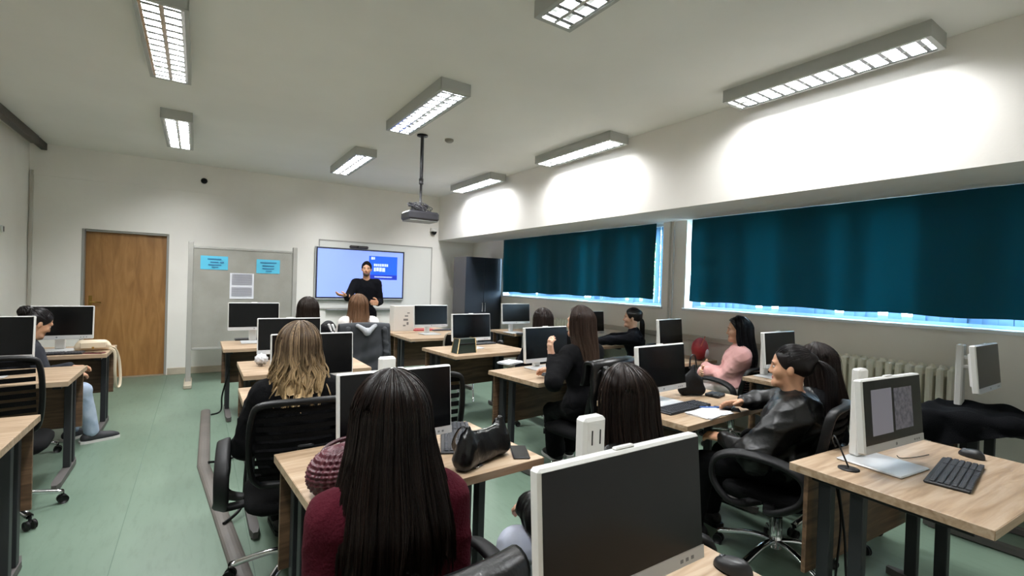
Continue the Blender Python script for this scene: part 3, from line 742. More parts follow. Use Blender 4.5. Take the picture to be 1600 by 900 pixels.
def folds(amp, freq, seed):
    r = np.random.RandomState(seed); D = r.normal(size=(5, 3)); D /= np.linalg.norm(D, axis=1)[:, None]; ph = r.uniform(0, 6.28, 5)
    def f(P):
        w = P + .02 * np.sin(P[:, [1, 2, 0]] * 17 + ph[:3]); s = 0
        for i in range(5):
            q = np.sin((w @ D[i]) * freq * (1 + .35 * i) + ph[i]); s = s + (1 - np.abs(q)) ** 2 / (1 + .5 * i)
        return amp * (s - 1.0)
    return f
def np_mesh(name, chunks, mats, parent):
    """chunks: list of (verts, quads, labels)."""
    vs = np.concatenate([c[0] for c in chunks]); off = 0; qs = []; ls = []
    for c in chunks: qs.append(c[1] + off); ls.append(c[2]); off += len(c[0])
    q = np.concatenate(qs); l = np.concatenate(ls)
    me = bpy.data.meshes.new(name); me.vertices.add(len(vs)); me.vertices.foreach_set('co', vs.astype(np.float32).ravel())
    me.loops.add(q.size); me.loops.foreach_set('vertex_index', q.astype(np.int32).ravel())
    me.polygons.add(len(q)); me.polygons.foreach_set('loop_start', (np.arange(len(q)) * 4).astype(np.int32)); me.polygons.foreach_set('loop_total', np.full(len(q), 4, np.int32))
    for m_ in mats: me.materials.append(m_)
    me.polygons.foreach_set('material_index', l.astype(np.int32)); me.polygons.foreach_set('use_smooth', np.ones(len(q), bool))
    me.update(); me.validate()
    o = bpy.data.objects.new(name, me); COL.objects.link(o); o.parent = parent; return o
def ik(a, c, l1, l2, pole):
    d = c - a; L = np.linalg.norm(d); mx = (l1 + l2) * .995
    if L > mx: c = a + d * mx / L; d = c - a; L = mx
    u = d / L; x = (l1 * l1 - l2 * l2 + L * L) / (2 * L); h = math.sqrt(max(l1 * l1 - x * x, 0))
    p = pole - u * (pole @ u); return a + u * x + unit(p) * h, c
def hand_prims(w, f, t, n, curl=25, spread=.006, s=1.0, point=False, lab=0):
    """w wrist, f finger direction, t thumb side, n palm normal."""
    f = unit(f); t = unit(t - f * (t @ f)); n = unit(n - f * (n @ f) - t * (n @ t)); k = .008
    P = [rc(w - f * .03 * s, .025 * s, w + f * .015 * s, .024 * s, lab, .02)]
    for j, o in enumerate((.027, .009, -.009, -.026)): P.append(rc(w + f * .02 * s + t * o * .7 * s, .016 * s, w + f * .085 * s + t * o * s, .0115 * s, lab, .014))
    for j, (o, L) in enumerate(zip((.028, .0095, -.009, -.027), (.072, .08, .074, .058))):
        p = w + f * .086 * s + t * o * s; d = unit(f + t * (1.5 - j) * spread * 10 * .4); ang = curl * (.25 if (point and j == 0) else 1) + 3 * j
        for m_, fr_ in enumerate((.45, .3, .25)):
            a = math.radians(ang * (m_ + .6)); dd = d * math.cos(a) + n * math.sin(a); q = p + dd * L * fr_ * s
            P.append(rc(p, (.0095 - .0008 * m_) * s, q, (.009 - .0010 * m_) * s, lab, k)); p = q
    p = w + f * .022 * s + t * .024 * s; q = p + unit(f * .55 + t * .75 + n * .25) * .042 * s; P.append(rc(p, .015 * s, q, .0115 * s, lab, .012))
    r = q + unit(f * .8 + t * .35 + n * .35) * .032 * s; P.append(rc(q, .0115 * s, r, .010 * s, lab, k)); P.append(rc(r, .010 * s, r + unit(f + n * .3) * .022 * s, .0085 * s, lab, k))
    return P

M_SKIN = mat('skin', (222, 178, 150), .5, col2=(210, 160, 134), scale=14); M_SKIN2 = mat('skin_tan', (206, 158, 126), .5, col2=(194, 144, 114), scale=14)
for q in (M_SKIN, M_SKIN2):
    q.node_tree.nodes['Principled BSDF'].inputs['Subsurface Weight'].default_value = .08; q.node_tree.nodes['Principled BSDF'].inputs['Subsurface Radius'].default_value = (.02, .008, .004)
M_LIP = mat('lips', (176, 104, 96), .4); M_EYE = mat('eye_white', (196, 188, 182), .3); M_IRIS = mat('iris', (40, 26, 18), .2)
def hair_mat(name, rough=.36):
    if name in MATS: return MATS[name]
    M = bpy.data.materials.new(name); M.use_nodes = True; b = M.node_tree.nodes['Principled BSDF']; a = M.node_tree.nodes.new('ShaderNodeVertexColor'); a.layer_name = 'Col'
    M.node_tree.links.new(a.outputs[0], b.inputs['Base Color']); b.inputs['Roughness'].default_value = rough; b.inputs['Specular IOR Level'].default_value = .24
    b.inputs['Anisotropic'].default_value = .5; MATS[name] = M; return M
M_HAIR = hair_mat('hair_strands'); M_LASH = mat('brow_hair', (34, 26, 22), .6)

def smooth(x): x = np.clip(x, 0, 1); return x * x * (3 - 2 * x)
SKULL = V3(.083, .102, .108)
def hair_surface(hc, Rh, o):
    """Returns fn(u,t)->pos: dome over the skull, then a falling sheet. o: options."""
    L = o['len']; dome = .165; tot = dome + L; fl = o.get('flare', .03); bk = o.get('back', .03); ga = o.get('gather', .15); tp = o.get('taper', .2); vol = o.get('vol', .014)
    dirx = o.get('side', 0.0)
    def fn(u, t, off=0.0):
        d = t * tot; phi = np.minimum(d / dome, 1) * math.radians(86); s = np.maximum(d - dome, 0)
        ph0 = .03 + phi
        r = SKULL + vol + np.zeros(3)
        x = (r[0] + off) * np.sin(ph0) * np.sin(u); y = -(r[1] + off) * np.sin(ph0) * np.cos(u); z = (r[2] + off * .8) * np.cos(ph0)
        y = y + o.get('crown', .012) * (1 - np.sin(ph0)) - .008
        P = np.stack([x, y, z + .012], -1) @ Rh.T + hc
        k = smooth(s / .3); ue = u * (1 - ga * smooth(s / .3)); amt = fl * k - tp * .12 * smooth((s - .2) / .3) + off * 0
        P[..., 0] += np.sin(ue) * amt + (np.sin(ue) - np.sin(u)) * .08 * k + dirx * k * s
        P[..., 1] += -np.cos(ue) * amt * .4 - (np.cos(ue) - np.cos(u)) * .08 * k - bk * smooth(s / .32)
        P[..., 2] -= s
        wv = o.get('wave', 0)
        if wv:
            ph = np.sin(u * 7.3) * 2.2 + np.sin(u * 17.1)
            P[..., 0] += wv * k * np.sin(s * 30 + ph) * np.cos(ue); P[..., 1] += wv * k * np.cos(s * 26 + ph * 1.3) * .7
        return P
    return fn, tot
def colours(n, base, seed, tip=None, t=None, hi=None):
    r = np.random.RandomState(seed); k = np.exp(r.normal(0, .22, n)); b = np.array(lin(base))[None] * k[:, None]
    if hi is not None:
        m_ = r.uniform(0, 1, n) < .25; b[m_] = np.array(lin(hi)) * k[m_][:, None]
    return b
def hair_obj(name, parent, surf, o, seed, n_str, rad, nseg=22, base=(30, 22, 18), tip=None, hi=None):
    fn, tot = surf; r = np.random.RandomState(seed); U = o.get('U', 2.15)
    nu, nt = 90, 44; uu = np.linspace(-U, U, nu); ph = r.uniform(0, 6.28, 6)
    def rid(u, t): return .0035 * np.sin(u * 13 + ph[0] + 1.2 * np.sin(t * 3 + ph[1])) + .0028 * np.sin(u * 29 + ph[2] + t * 2) + .002 * np.sin(u * 53 + ph[3])
    def endt(u): return 1 - .05 * (np.sin(u * 9 + ph[4]) * .5 + .5) - .06 * (np.abs(u) / U) ** 2 - .03 * (np.sin(u * 31 + ph[5]) * .5 + .5)
    A, B = np.meshgrid(uu, np.linspace(0, 1, nt), indexing='ij'); Tt = B * endt(A) * o.get('sheet', .96)
    vo = fn(A, Tt, rid(A, Tt) - .003).reshape(-1, 3); inner = .012 + .03 * smooth((Tt - .25) / .3); vi = fn(A, Tt, -inner).reshape(-1, 3)
    fall = smooth((Tt * tot - .165) / .1).reshape(-1)
    di = vi - vo
    cen = vo * 0; cen[:, 0] = np.repeat(vo.reshape(nu, nt, 3).mean(0)[:, 0][None], nu, 0).ravel(); cen[:, 1] = np.repeat(vo.reshape(nu, nt, 3)[:, :, 1].max(0)[None], nu, 0).ravel(); cen[:, 2] = vo[:, 2]
    vi = vo + di * (1 - fall)[:, None] + (cen - vo) * (fall * .35)[:, None]
    ij = np.arange(nu * nt).reshape(nu, nt); a, b, c, d = ij[:-1, :-1].ravel(), ij[1:, :-1].ravel(), ij[1:, 1:].ravel(), ij[:-1, 1:].ravel()
    Q = [np.stack([a, b, c, d], 1)[:, ::-1], np.stack([a, b, c, d], 1) + nu * nt]
    e1 = ij[0]; e2 = ij[-1]; e3 = ij[:, -1]; N_ = nu * nt
    for e in (e1, e2, e3): Q.append(np.stack([e[:-1], e[1:], e[1:] + N_, e[:-1] + N_], 1))
    Q = np.concatenate(Q); vs = [vo, vi]
    colA = colours(nu, base, seed, hi=hi); tt = Tt.reshape(-1)
    def tcol(cb, t):
        if tip is None: return cb * (1 - .12 * np.sin(t * 9)[:, None] * 0)
        k = smooth((t - .3) / .55)[:, None]; sc_ = cb / np.array(lin(base)); return cb * (1 - k) + np.array(lin(tip)) * np.clip(sc_, .45, 1.7) * k
    cA = np.repeat(colA, nt, 0); cc_ = [tcol(cA, tt), tcol(cA, tt)]
    # strands
    nl = o.get('locks', 80); lu = np.sort(r.uniform(-U, U, nl)); li = r.randint(0, nl, n_str); lo = r.uniform(.0, .011, nl); lt = r.uniform(o.get('tmin', .84), 1.03, nl); lp = r.uniform(0, 6.28, nl); la = r.normal(0, 1, nl)
    us = np.clip(lu[li] + r.normal(0, 2.2 * U / nl * .55, n_str), -U, U); t0 = r.uniform(0, .12, n_str); t1 = endt(us) * lt[li] * r.uniform(.94, 1.03, n_str); off = lo[li] + r.uniform(-.002, .003, n_str)
    tk = np.linspace(0, 1, nseg)[None]; TT = t0[:, None] + (t1 - t0)[:, None] * tk; PH = lp[li][:, None]
    conv = (lu[li] - us)[:, None] * .5 * smooth((TT - .4) / .5)
    UU = us[:, None] + conv + o.get('mess', .05) * np.sin(TT * 5.5 + PH) * TT + o.get('mess', .05) * .6 * np.sin(TT * 13 + PH * 2) * TT * TT
    OO = rid(UU, TT) * .6 + off[:, None] * (.25 + .75 * smooth(TT / .35)) + (.006 * smooth(TT * 1.6 - .6) * la[li][:, None])
    Pp = fn(UU, TT, OO)
    if o.get('wave'):
        q = o['wave'] * 1.1 * smooth((TT - .35) / .4); ss = TT * tot; Pp[..., 0] += q * np.sin(ss * 34 + PH); Pp[..., 1] += q * .8 * np.cos(ss * 29 + PH * 1.7)
    if o.get('curl'):
        q = o['curl'] * smooth((TT - .45) / .5); a_ = PH + TT * 26; Pp[..., 0] += q * np.cos(a_); Pp[..., 1] += q * np.sin(a_)
    tg = np.gradient(Pp, axis=1); tg /= np.maximum(np.linalg.norm(tg, axis=-1, keepdims=True), 1e-9)
    s1 = np.cross(tg, np.array([.3, .2, 1.0])); s1 += 1e-6; s1 /= np.linalg.norm(s1, axis=-1, keepdims=True); s2 = np.cross(tg, s1)
    rr_ = rad * (1 - .7 * tk[..., None]) * r.uniform(.7, 1.4, n_str)[:, None, None]
    ring = np.stack([Pp + rr_ * (s1 * math.cos(q) + s2 * math.sin(q)) for q in (0, 2.094, 4.189)], 2).reshape(-1, 3)
    base_i = len(vo) * 2 + (np.arange(n_str)[:, None] * nseg + np.arange(nseg - 1)[None])[..., None] * 3 + np.arange(3)
    j2 = (np.arange(3) + 1) % 3; b2 = len(vo) * 2 + (np.arange(n_str)[:, None] * nseg + np.arange(nseg - 1)[None])[..., None] * 3 + j2
    sq = np.stack([base_i, b2, b2 + 3, base_i + 3], -1).reshape(-1, 4)
    cs_ = np.repeat(colours(n_str, base, seed + 1, hi=hi), nseg * 3, 0); ts = np.repeat(TT.reshape(-1), 3); cc_.append(tcol(cs_, ts))
    vs.append(ring); V_ = np.concatenate(vs); Qs = np.concatenate([Q, sq])
    ob = np_mesh(name, [(V_, Qs, np.zeros(len(Qs), int))], [M_HAIR], parent); paint(ob, np.concatenate(cc_)); return ob
def paint(ob, cols):
    ca = ob.data.color_attributes.new('Col', 'FLOAT_COLOR', 'POINT')
    if len(cols) == len(ob.data.vertices): ca.data.foreach_set('color', np.c_[np.clip(cols, 0, 1), np.ones(len(cols))].astype(np.float32).ravel())
def strand_paths(name, parent, paths, rad, base, seed, extra=None, hi=None):
    """paths: (n, k, 3) array of strand centre lines; extra: SDF chunk under them."""
    n, k, _ = paths.shape; r = np.random.RandomState(seed); vs = []; qs = []; cs = []; o = 0
    if extra is not None: vs.append(extra[0]); qs.append(extra[1]); cs.append(np.repeat(np.array(lin(base))[None], len(extra[0]), 0)); o = len(extra[0])
    tg = np.gradient(paths, axis=1); tg /= np.maximum(np.linalg.norm(tg, axis=-1, keepdims=True), 1e-9); s1 = np.cross(tg, np.array([.3, .9, .35])); s1 += 1e-6; s1 /= np.linalg.norm(s1, axis=-1, keepdims=True); s2 = np.cross(tg, s1)
    rr_ = rad * r.uniform(.7, 1.4, n)[:, None, None] * (1 - .5 * np.linspace(0, 1, k)[None, :, None])
    vs.append(np.stack([paths + rr_ * (s1 * math.cos(q) + s2 * math.sin(q)) for q in (0, 2.094, 4.189)], 2).reshape(-1, 3))
    bi = o + (np.arange(n)[:, None] * k + np.arange(k - 1)[None])[..., None] * 3; j = np.arange(3); j2 = (j + 1) % 3
    qs.append(np.stack([bi + j, bi + j2, bi + j2 + 3, bi + j + 3], -1).reshape(-1, 4)); cs.append(np.repeat(colours(n, base, seed, hi=hi), k * 3, 0))
    q = np.concatenate(qs); ob = np_mesh(name, [(np.concatenate(vs), q, np.zeros(len(q), int))], [M_HAIR], parent); paint(ob, np.concatenate(cs)); return ob

def person(label, head_xy, top, yaw, pose, fit, hair, seed=1, male=False, stand=False, skin=None, detail=1.0):
    """head_xy: world position under the head; top: height of the crown; yaw: degrees, 0 faces +Y."""
    S = 1.06 if male else 1.0; r_ = random.Random(seed); skin = skin or M_SKIN
    lean = math.radians(pose.get('lean', 6)); seat = pose.get('seat', .484)
    hz = (.92 if stand else seat + .085)
    head_h = .125; trunk = (top - .245 - .062 - hz) / math.cos(lean)      # hip -> neck base
    hip = V3(0, 0, hz); up = V3(pose.get('sway', 0), math.sin(lean), math.cos(lean)); up = unit(up)
    nb_ = hip + up * trunk; hp, hy, hr = pose.get('head', (0, 0, 0))
    Rh = rotm('z', hy) @ rotm('x', -hp) @ rotm('y', hr)
    hbase = nb_ + V3(0, .012, .062); hc = hbase + V3(0, .012, .0) + Rh @ V3(0, .004, .122); 
    cyw, syw = math.cos(math.radians(yaw)), math.sin(math.radians(yaw))
    ox, oy = hc[0], hc[1]
    loc = (head_xy[0] - (cyw * ox - syw * oy), head_xy[1] - (syw * ox + cyw * oy), 0)
    root = thing('person', label, 'person', loc, math.radians(yaw))
    def w2l(p):
        dx, dy = p[0] - loc[0], p[1] - loc[1]; return V3(cyw * dx + syw * dy, -syw * dx + cyw * dy, p[2])
    sw2 = (.17 if male else .158); tw = math.radians(pose.get('twist', 0)); Rt = rotm('z', math.degrees(tw))
    sh = {s: nb_ + Rt @ V3(s * sw2, -.005, -.055 - pose.get('shrug', 0)) for s in (-1, 1)}
    ua, fa = .275 * S, .245 * S
    # arms
    hands = {}
    for s, key in ((-1, 'L'), (1, 'R')):
        h = pose.get('hand' + key); 
        if h is None: tgt = hip + V3(s * .10, .30, .10)
        else: tgt = w2l(h) if pose.get('world', True) else V3(*h)
        pole = V3(*pose.get('pole' + key, (s * .55, -.5, -.6)))
        e, w = ik(sh[s], tgt, ua, fa, pole); hands[s] = (e, w)
    # legs
    legs = {}
    th, shn = .42 * S, .415 * S
    for s, key in ((-1, 'L'), (1, 'R')):
        j = hip + V3(s * .085, .0, -.01); f = pose.get('foot' + key)
        if stand: ank = V3(s * .10, .0, .075); pole = V3(0, 1, 0)
        else: ank = (w2l((*f, .075)) if f is not None else V3(s * .12, .44, .075)); pole = V3(s * .15, .6, 1)
        k, a = ik(j, ank, th, shn, pole); legs[s] = (j, k, a)
    mid = hip + up * trunk * .5; ch_ = hip + up * trunk * .74
    Rl = rotm('x', -math.degrees(lean)) @ Rt
    fatn = pose.get('bulk', 1.0); cw = (.16 if male else .150) * fatn; 
    def torso(g, lab=0, low=True, k=.05):
        P = [el(ch_, (cw + g, .104 * fatn + g, .165), Rl, lab, k), el(mid, ((.150 if male else .128) * fatn + g, .095 * fatn + g, .16), Rl, lab, k), el(hip + up * .03, (.165 * fatn + g, .115 * fatn + g, .13), Rl, lab, k),
             rc(sh[-1] + V3(.03, 0, .012), .052 + g, sh[1] + V3(-.03, 0, .012), .052 + g, lab, .04), rc(nb_ - up * .04, .062 + g * .6, nb_ + V3(0, 0, -.01), .05 + g * .4, lab, .04)]
        if not male: P += [el(ch_ + Rl @ V3(s * .06, .075, -.02), (.062 + g * .5, .052 + g * .5, .06 + g * .5), Rl, lab, .03) for s in (-1, 1)]
        return P
    def arm(s, g, lab=0, cut=1.0):
        e, w = hands[s]; w2 = e + (w - e) * cut
        return [rc(sh[s], .054 * (1.12 if male else 1) + g, e, .043 + g, lab, .04), rc(e, .043 + g, w2, .032 + g * pose.get('cuff', 1), lab, .025)]
    # ---- body: head + neck (fine), hands (fine), trunk and limbs under the clothes (coarse), one mesh
    H = lambda x, y, z: hc + Rh @ V3(x, y, z)
    hp_ = [el(H(0, -.012, .028), (.074, .094, .086), Rh, 0, .02), el(H(0, .018, -.04), (.055, .068, .078), Rh, 0, .03), rc(H(-.028, .062, -.088), .018, H(.028, .062, -.088), .018, 0, .025), el(H(0, .074, -.096), (.02, .018, .018), Rh, 0, .02),
           rc(H(0, .082, .008), .007, H(0, .096, -.027), .0105, 0, .014), el(H(.010, .088, -.032), (.008, .009, .007), Rh, 0, .006), el(H(-.010, .088, -.032), (.008, .009, .007), Rh, 0, .006),
           rc(H(-.036, .074, .022), .011, H(.036, .074, .022), .011, 0, .015), rc(H(0, -.005, -.05), .05, nb_ + V3(0, .005, -.02), .052 if not male else .06, 0, .03), rc(nb_ + V3(0, .005, -.02), .05, nb_ - up * .08, .07, 0, .04)]
    for s in (-1, 1):
        hp_ += [el(H(s * .042, .055, -.028), (.019, .022, .022), Rh, 0, .025), el(H(s * .073, -.006, -.012), (.0085, .017, .028), Rh @ rotm('z', s * 20), 0, .006)]
    chunks = [sdf_mesh(hp_, .0048)]
    for s in (-1, 1):
        e, w = hands[s]; d = pose.get('fdir' + ('L' if s < 0 else 'R')); f = unit(V3(*d)) if d is not None else unit((w - e) * .7 + V3(0, .2, -.05))
        tn = pose.get('thumb' + ('L' if s < 0 else 'R'), (-s, .2, .3)); pn = pose.get('palm' + ('L' if s < 0 else 'R'), (0, 0, -1))
        chunks.append(sdf_mesh(hand_prims(w, f, V3(*tn), V3(*pn), pose.get('curl', 24), point=pose.get('point', False) and s > 0, s=1.08 if male else .95), .0042))
    co = torso(-.012, 0)
    for s in (-1, 1):
        co += arm(s, -.004); j, k, a = legs[s]; co += [rc(j, .07, k, .05, 0, .04), rc(k, .05, a, .034, 0, .03)]
    chunks.append(sdf_mesh(co, .02))
    body = np_mesh('body', chunks, [skin], root)
    def blob(name, c, r, m_, n=14):
        MB().grid(lambda u, v: tuple(H(c[0] + r[0] * math.sin(v * math.pi) * math.cos(u * 6.28318), c[1] + r[1] * math.sin(v * math.pi) * math.sin(u * 6.28318), c[2] + r[2] * math.cos(v * math.pi))), n, 8, closed_u=True).build(name, m_, body)
    for s in (-1, 1):
        blob('eye', (s * .030, .0705, .001), (.0135, .012, .0085), M_EYE); blob('iris', (s * .030, .0785, .001), (.0052, .0052, .0052), M_IRIS, 10)
        MB().tube([tuple(H(*q)) for q in ((s * .013, .0862, .0215), (s * .024, .0865, .0255), (s * .036, .0845, .027), (s * .048, .0755, .0235))], [.0026, .0034, .003, .0015], 6).build('eyebrow', M_LASH, body)
    blob('lip', (0, .0825, -.0575), (.021, .0075, .0042), M_LIP); blob('lip', (0, .082, -.066), (.018, .0078, .0052), M_LIP)
    # ---- top garment
    g = fit.get('bulk', .012); P = torso(g, 0)
    for s in (-1, 1): P += arm(s, g + .002, 0, fit.get('sleeve', .96))
    if fit.get('collar'):
        for i in range(14):
            a = i / 14 * 2 * math.pi; b = (i + 1) / 14 * 2 * math.pi; q = lambda t: nb_ + V3(math.cos(t) * .068, math.sin(t) * .066 + .005, .012 - .018 * math.sin(t))
            P.append(rc(q(a), .015, q(b), .015, 0, .012))
    elif fit.get('turtle'):
        P.append(rc(nb_ - up * .02, .068, nb_ + V3(0, .006, .035), .06, 0, .02))
    for (a, ra, b, rb) in fit.get('extra', []): P.append(rc(hip + V3(*a), ra, hip + V3(*b), rb, 0, .03))
    hem = hip + up * fit.get('hem', -.07)
    o = np_mesh(fit.get('name', 'sweater'), [sdf_mesh(P, .0095, [(hem, -up)], folds(fit.get('fold', .004), fit.get('ffreq', 26), seed + 3))], [fit['mat']], root)
    # ---- trousers
    P = [el(hip + V3(0, 0, .0), (.172, .125, .105), None, 0, .05)]
    for s in (-1, 1):
        j, k, a = legs[s]; b = a + (k - a) * .06
        P += [rc(j, .088, k, .064, 0, .04), rc(k, .066, b, fit.get('leg_w', .055), 0, .03)]
    np_mesh('trousers', [sdf_mesh(P, .0105, (), folds(.004, 22, seed + 7))], [fit['trousers']], root)
    # ---- shoes
    for s in (-1, 1):
        j, k, a = legs[s]; d = k - j; d[2] = 0; d = unit(d) if np.linalg.norm(d) > .05 else V3(0, 1, 0); d = unit(d + V3(s * .15, 0, 0))
        A0 = V3(a[0], a[1], 0); P = [rc(A0 - d * .045 + V3(0, 0, .042), .036, A0 + d * .13 + V3(0, 0, .032), .03, 0, .03), rc(A0 + V3(0, 0, .09), .042, A0 - d * .02 + V3(0, 0, .05), .04, 0, .03), rc(A0 + d * .05 + V3(0, 0, .045), .036, A0 + d * .17 + V3(0, 0, .026), .024, 0, .03)]
        so = np_mesh('shoe', [sdf_mesh(P, .009, [(V3(0, 0, .012), V3(0, 0, -1))])], [fit.get('shoes', M_BLACK)], root)
        n = V3(-d[1], d[0], 0); pl = []
        for (q, w_) in ((-.085, .03), (-.06, .04), (.05, .042), (.14, .04), (.19, .026)): pl.append((q, w_))
        poly = [tuple((A0 + d * q + n * w_)[:2]) for q, w_ in pl] + [tuple((A0 + d * q - n * w_)[:2]) for q, w_ in pl[::-1]]
        MB().prism(poly[::-1], 0, .022).build('sole', fit.get('sole', M_BLACK), so)
    # ---- hair
    st = hair['style']; base = hair.get('col', (38, 28, 24)); dn = detail
    if st == 'long':
        # scalp cap so no skin shows under the parting
        cap = sdf_mesh([el(H(0, -.016, .03), (.082, .099, .094), Rh, 0, .02)], .008, [(H(0, .045, .045), Rh @ unit(V3(0, 1, -.55)))])
        surf = hair_surface(hc, Rh, hair)
        ob = hair_obj('hair', root, surf, hair, seed, int(900 * dn), hair.get('rad', .0016), base=base, tip=hair.get('tip'), hi=hair.get('hi'))
        c2 = np_mesh('scalp_hair', [cap], [mat('scalp_%d_%d' % base[:2], base, .6, spec=.25)], ob)
        rs = np.random.RandomState(seed + 9); pf = []
        for i in range(int(190 * dn)):
            sd_ = rs.choice((-1, 1)); y0 = rs.uniform(-.03, .078); kk = math.sqrt(max(1 - ((y0 - .0) / .108) ** 2, .1)); q = np.linspace(0, 1, 16); th_ = np.minimum(q / .5, 1) * math.radians(88); fall_ = np.maximum(q - .5, 0) * 2
            yb = y0 * (1 - .75 * smooth(q * 1.9)) - .005; P_ = np.stack([sd_ * .093 * kk ** (1 - smooth(q * 2)) * np.sin(th_), yb, .03 + .1 * kk * np.cos(th_)], 1) @ Rh.T + hc
            P_[:, 2] -= fall_ * hair['len'] * rs.uniform(.55, .95); P_[:, 0] += sd_ * .012 * fall_; P_[:, 1] -= .03 * fall_; P_ += rs.normal(0, .0012, 3); pf.append(P_)
        strand_paths('front_hair', ob, np.array(pf), .0026, base, seed + 8, hi=hair.get('hi'))
    elif st == 'short':
        cap = sdf_mesh([el(H(0, -.014, .032), (.081, .1, .093), Rh, 0, .02), rc(H(0, .045, .092), .018, H(0, -.03, .1), .022, 0, .03)], .006, [(H(0, .062, .046), Rh @ unit(V3(0, 1, -.45))), (H(0, .0, -.03), Rh @ unit(V3(0, .5, -.85)))], folds(.003, 90, seed))
        np_mesh('hair', [cap], [mat('short_hair', (12, 10, 10), .85, spec=.15, bump=.6, bscale=220)], root)
        brd = sdf_mesh([el(H(0, .018, -.042), (.0575, .0705, .0805), Rh, 0, .03), rc(H(-.028, .062, -.088), .0205, H(.028, .062, -.088), .0205, 0, .025), el(H(0, .074, -.096), (.0225, .0205, .0205), Rh, 0, .02)], .005, [(H(0, .09, -.074), Rh @ unit(V3(0, .51, .86))), (H(0, -.004, 0), Rh @ V3(0, -1, 0))])
        mst = sdf_mesh([rc(H(-.02, .078, -.052), .0045, H(0, .0855, -.047), .005, 0, .004), rc(H(.02, .078, -.052), .0045, H(0, .0855, -.047), .005, 0, .004)], .003)
        np_mesh('beard', [brd, mst], [mat('beard_hair', (66, 52, 44), .7)], root)
    else:                                                   # pulled back, tail or bun
        tie = V3(*hair.get('tie', (0, -.105, .045))); cap = sdf_mesh([el(H(0, -.016, .032), (.080, .097, .091), Rh, 0, .02), rc(H(0, -.07, .03), .06, H(*(tie * .95)), .024, 0, .04)], .007, [(H(0, .06, .048), Rh @ unit(V3(0, 1, -.5))), (H(0, -.0, -.045), Rh @ unit(V3(0, .45, -.9)))])
        r = np.random.RandomState(seed); n = int(500 * dn); paths = []
        for i in range(n):
            a = r.uniform(-2.9, 2.9); el0 = r.uniform(.1, 1.0); ph = math.radians(62 if abs(a) < 1.2 else 92) * el0
            d0 = V3(math.sin(a) * math.sin(ph), math.cos(a) * math.sin(ph), math.cos(ph)); d1 = unit(tie)
            q = np.linspace(0, 1, 12)[:, None]; om = math.acos(np.clip(d0 @ d1, -1, .999)); dd = (np.sin((1 - q) * om) * d0 + np.sin(q * om) * d1) / max(math.sin(om), 1e-3)
            p = dd * V3(.0815, .0985, .093) + V3(0, -.016, .032); paths.append(p @ Rh.T + hc + r.normal(0, .0008, 3))
        hb = strand_paths('hair', root, np.array(paths), .0016, base, seed, cap)
        L = hair.get('len', .4); T0 = H(*tie); paths = []
        if L > 0:
            bd = V3(*hair.get('tail_dir', (0, -.06, 0))); ww_ = hair.get('tail_w', .04)
            for i in range(int(700 * dn)):
                a = r.uniform(0, 6.28); q = math.sqrt(r.uniform(0, 1)) * ww_; ln = L * r.uniform(.8, 1.02); tt = np.linspace(0, 1, 20)
                spr = np.sin(np.minimum(tt * 4, 1.57)) * (1 - .45 * tt)
                p = np.stack([T0[0] + q * math.cos(a) * spr + bd[0] * smooth(tt * 2.5), T0[1] + (q * math.sin(a) * .7) * spr + bd[1] * np.sin(np.minimum(tt * 5, 1.57)) - .02 * tt, T0[2] + .02 * np.sin(np.minimum(tt * 8, 3.14)) - ln * tt ** 1.15], 1)
                paths.append(p)
            strand_paths('ponytail', root, np.array(paths), .0022, base, seed + 5)
        else:
            for i in range(int(350 * dn)):
                a0 = r.uniform(0, 6.28); a1 = r.uniform(0, 6.28); tt = np.linspace(0, 1, 12); R0 = hair.get('bun', .035) * r.uniform(.6, 1)
                p = np.stack([T0[0] + R0 * np.cos(a0 + tt * 4) * np.sin(a1 + tt), T0[1] - .02 + R0 * np.cos(a1 + tt), T0[2] + R0 * np.sin(a0 + tt * 4) * np.sin(a1 + tt)], 1); paths.append(p)
            strand_paths('hair_bun', root, np.array(paths), .004, base, seed + 5)
    return root, hc
# ------------------------------------------------------------------ placing desks and computers
desk((-1.65, 5.58), .98, .66, 0, 'oak top desk by the door with a cream handbag on it')
desk((-1.69, 4.29), .98, .67, 0, 'oak top desk by the left wall with an empty office chair in front')
desk((-1.64, 2.74), .98, .63, 0, 'bare oak top desk by the left wall, farthest from the door')
desk((.23, 5.55), .99, .70, 0, 'oak top desk in front of the grey notice board')
desk((.30, 4.03), .95, .70, 0, 'oak top desk with a crumpled white wrapper on it')
desk((.24, 2.98), .96, .64, 0, 'oak top desk in front of the blonde woman')
desk((.33, 1.57), .945, .64, 4, 'oak top desk with a burgundy woven bag and black handbag on it')
desk((.29, .19), .97, .66, 0, 'oak top desk behind the chair of the woman in burgundy')
desk((2.28, 5.77), 1.0, .69, 0, 'oak top desk with a red folder, next to the black visitor chair')
desk((2.16, 6.5), 1.1, .65, 0, 'oak top teacher desk carrying the white carton')
desk((2.18, 4.29), 1.0, .72, 5, 'oak top desk with a dark green box bag on it')
desk((2.17, 2.89), 1.0, .62, 7, 'oak top desk with a white paper stack at its corner')
desk((2.25, 1.63), 1.0, .66, 4, 'oak top desk with open papers, pen and phones before the woman with ponytail')
desk((2.17, .41), 1.0, .66, -3, 'oak top desk with the dimly lit screen and black keyboard')
desk((3.95, 5.88), .565, .70, 0, 'oak top desk beside the dark cabinet')
desk((3.97, 4.32), .69, .64, 0, 'oak top desk under the window before the woman in black')
desk((3.97, 3.04), .69, .56, 0, 'oak top desk under the window with a red bag on it')
desk((4.0, 1.88), .52, .48, 0, 'oak top desk behind the woman in pink')
desk((3.97, .5), .50, .62, 0, 'oak top desk by the long radiator under a black coat')

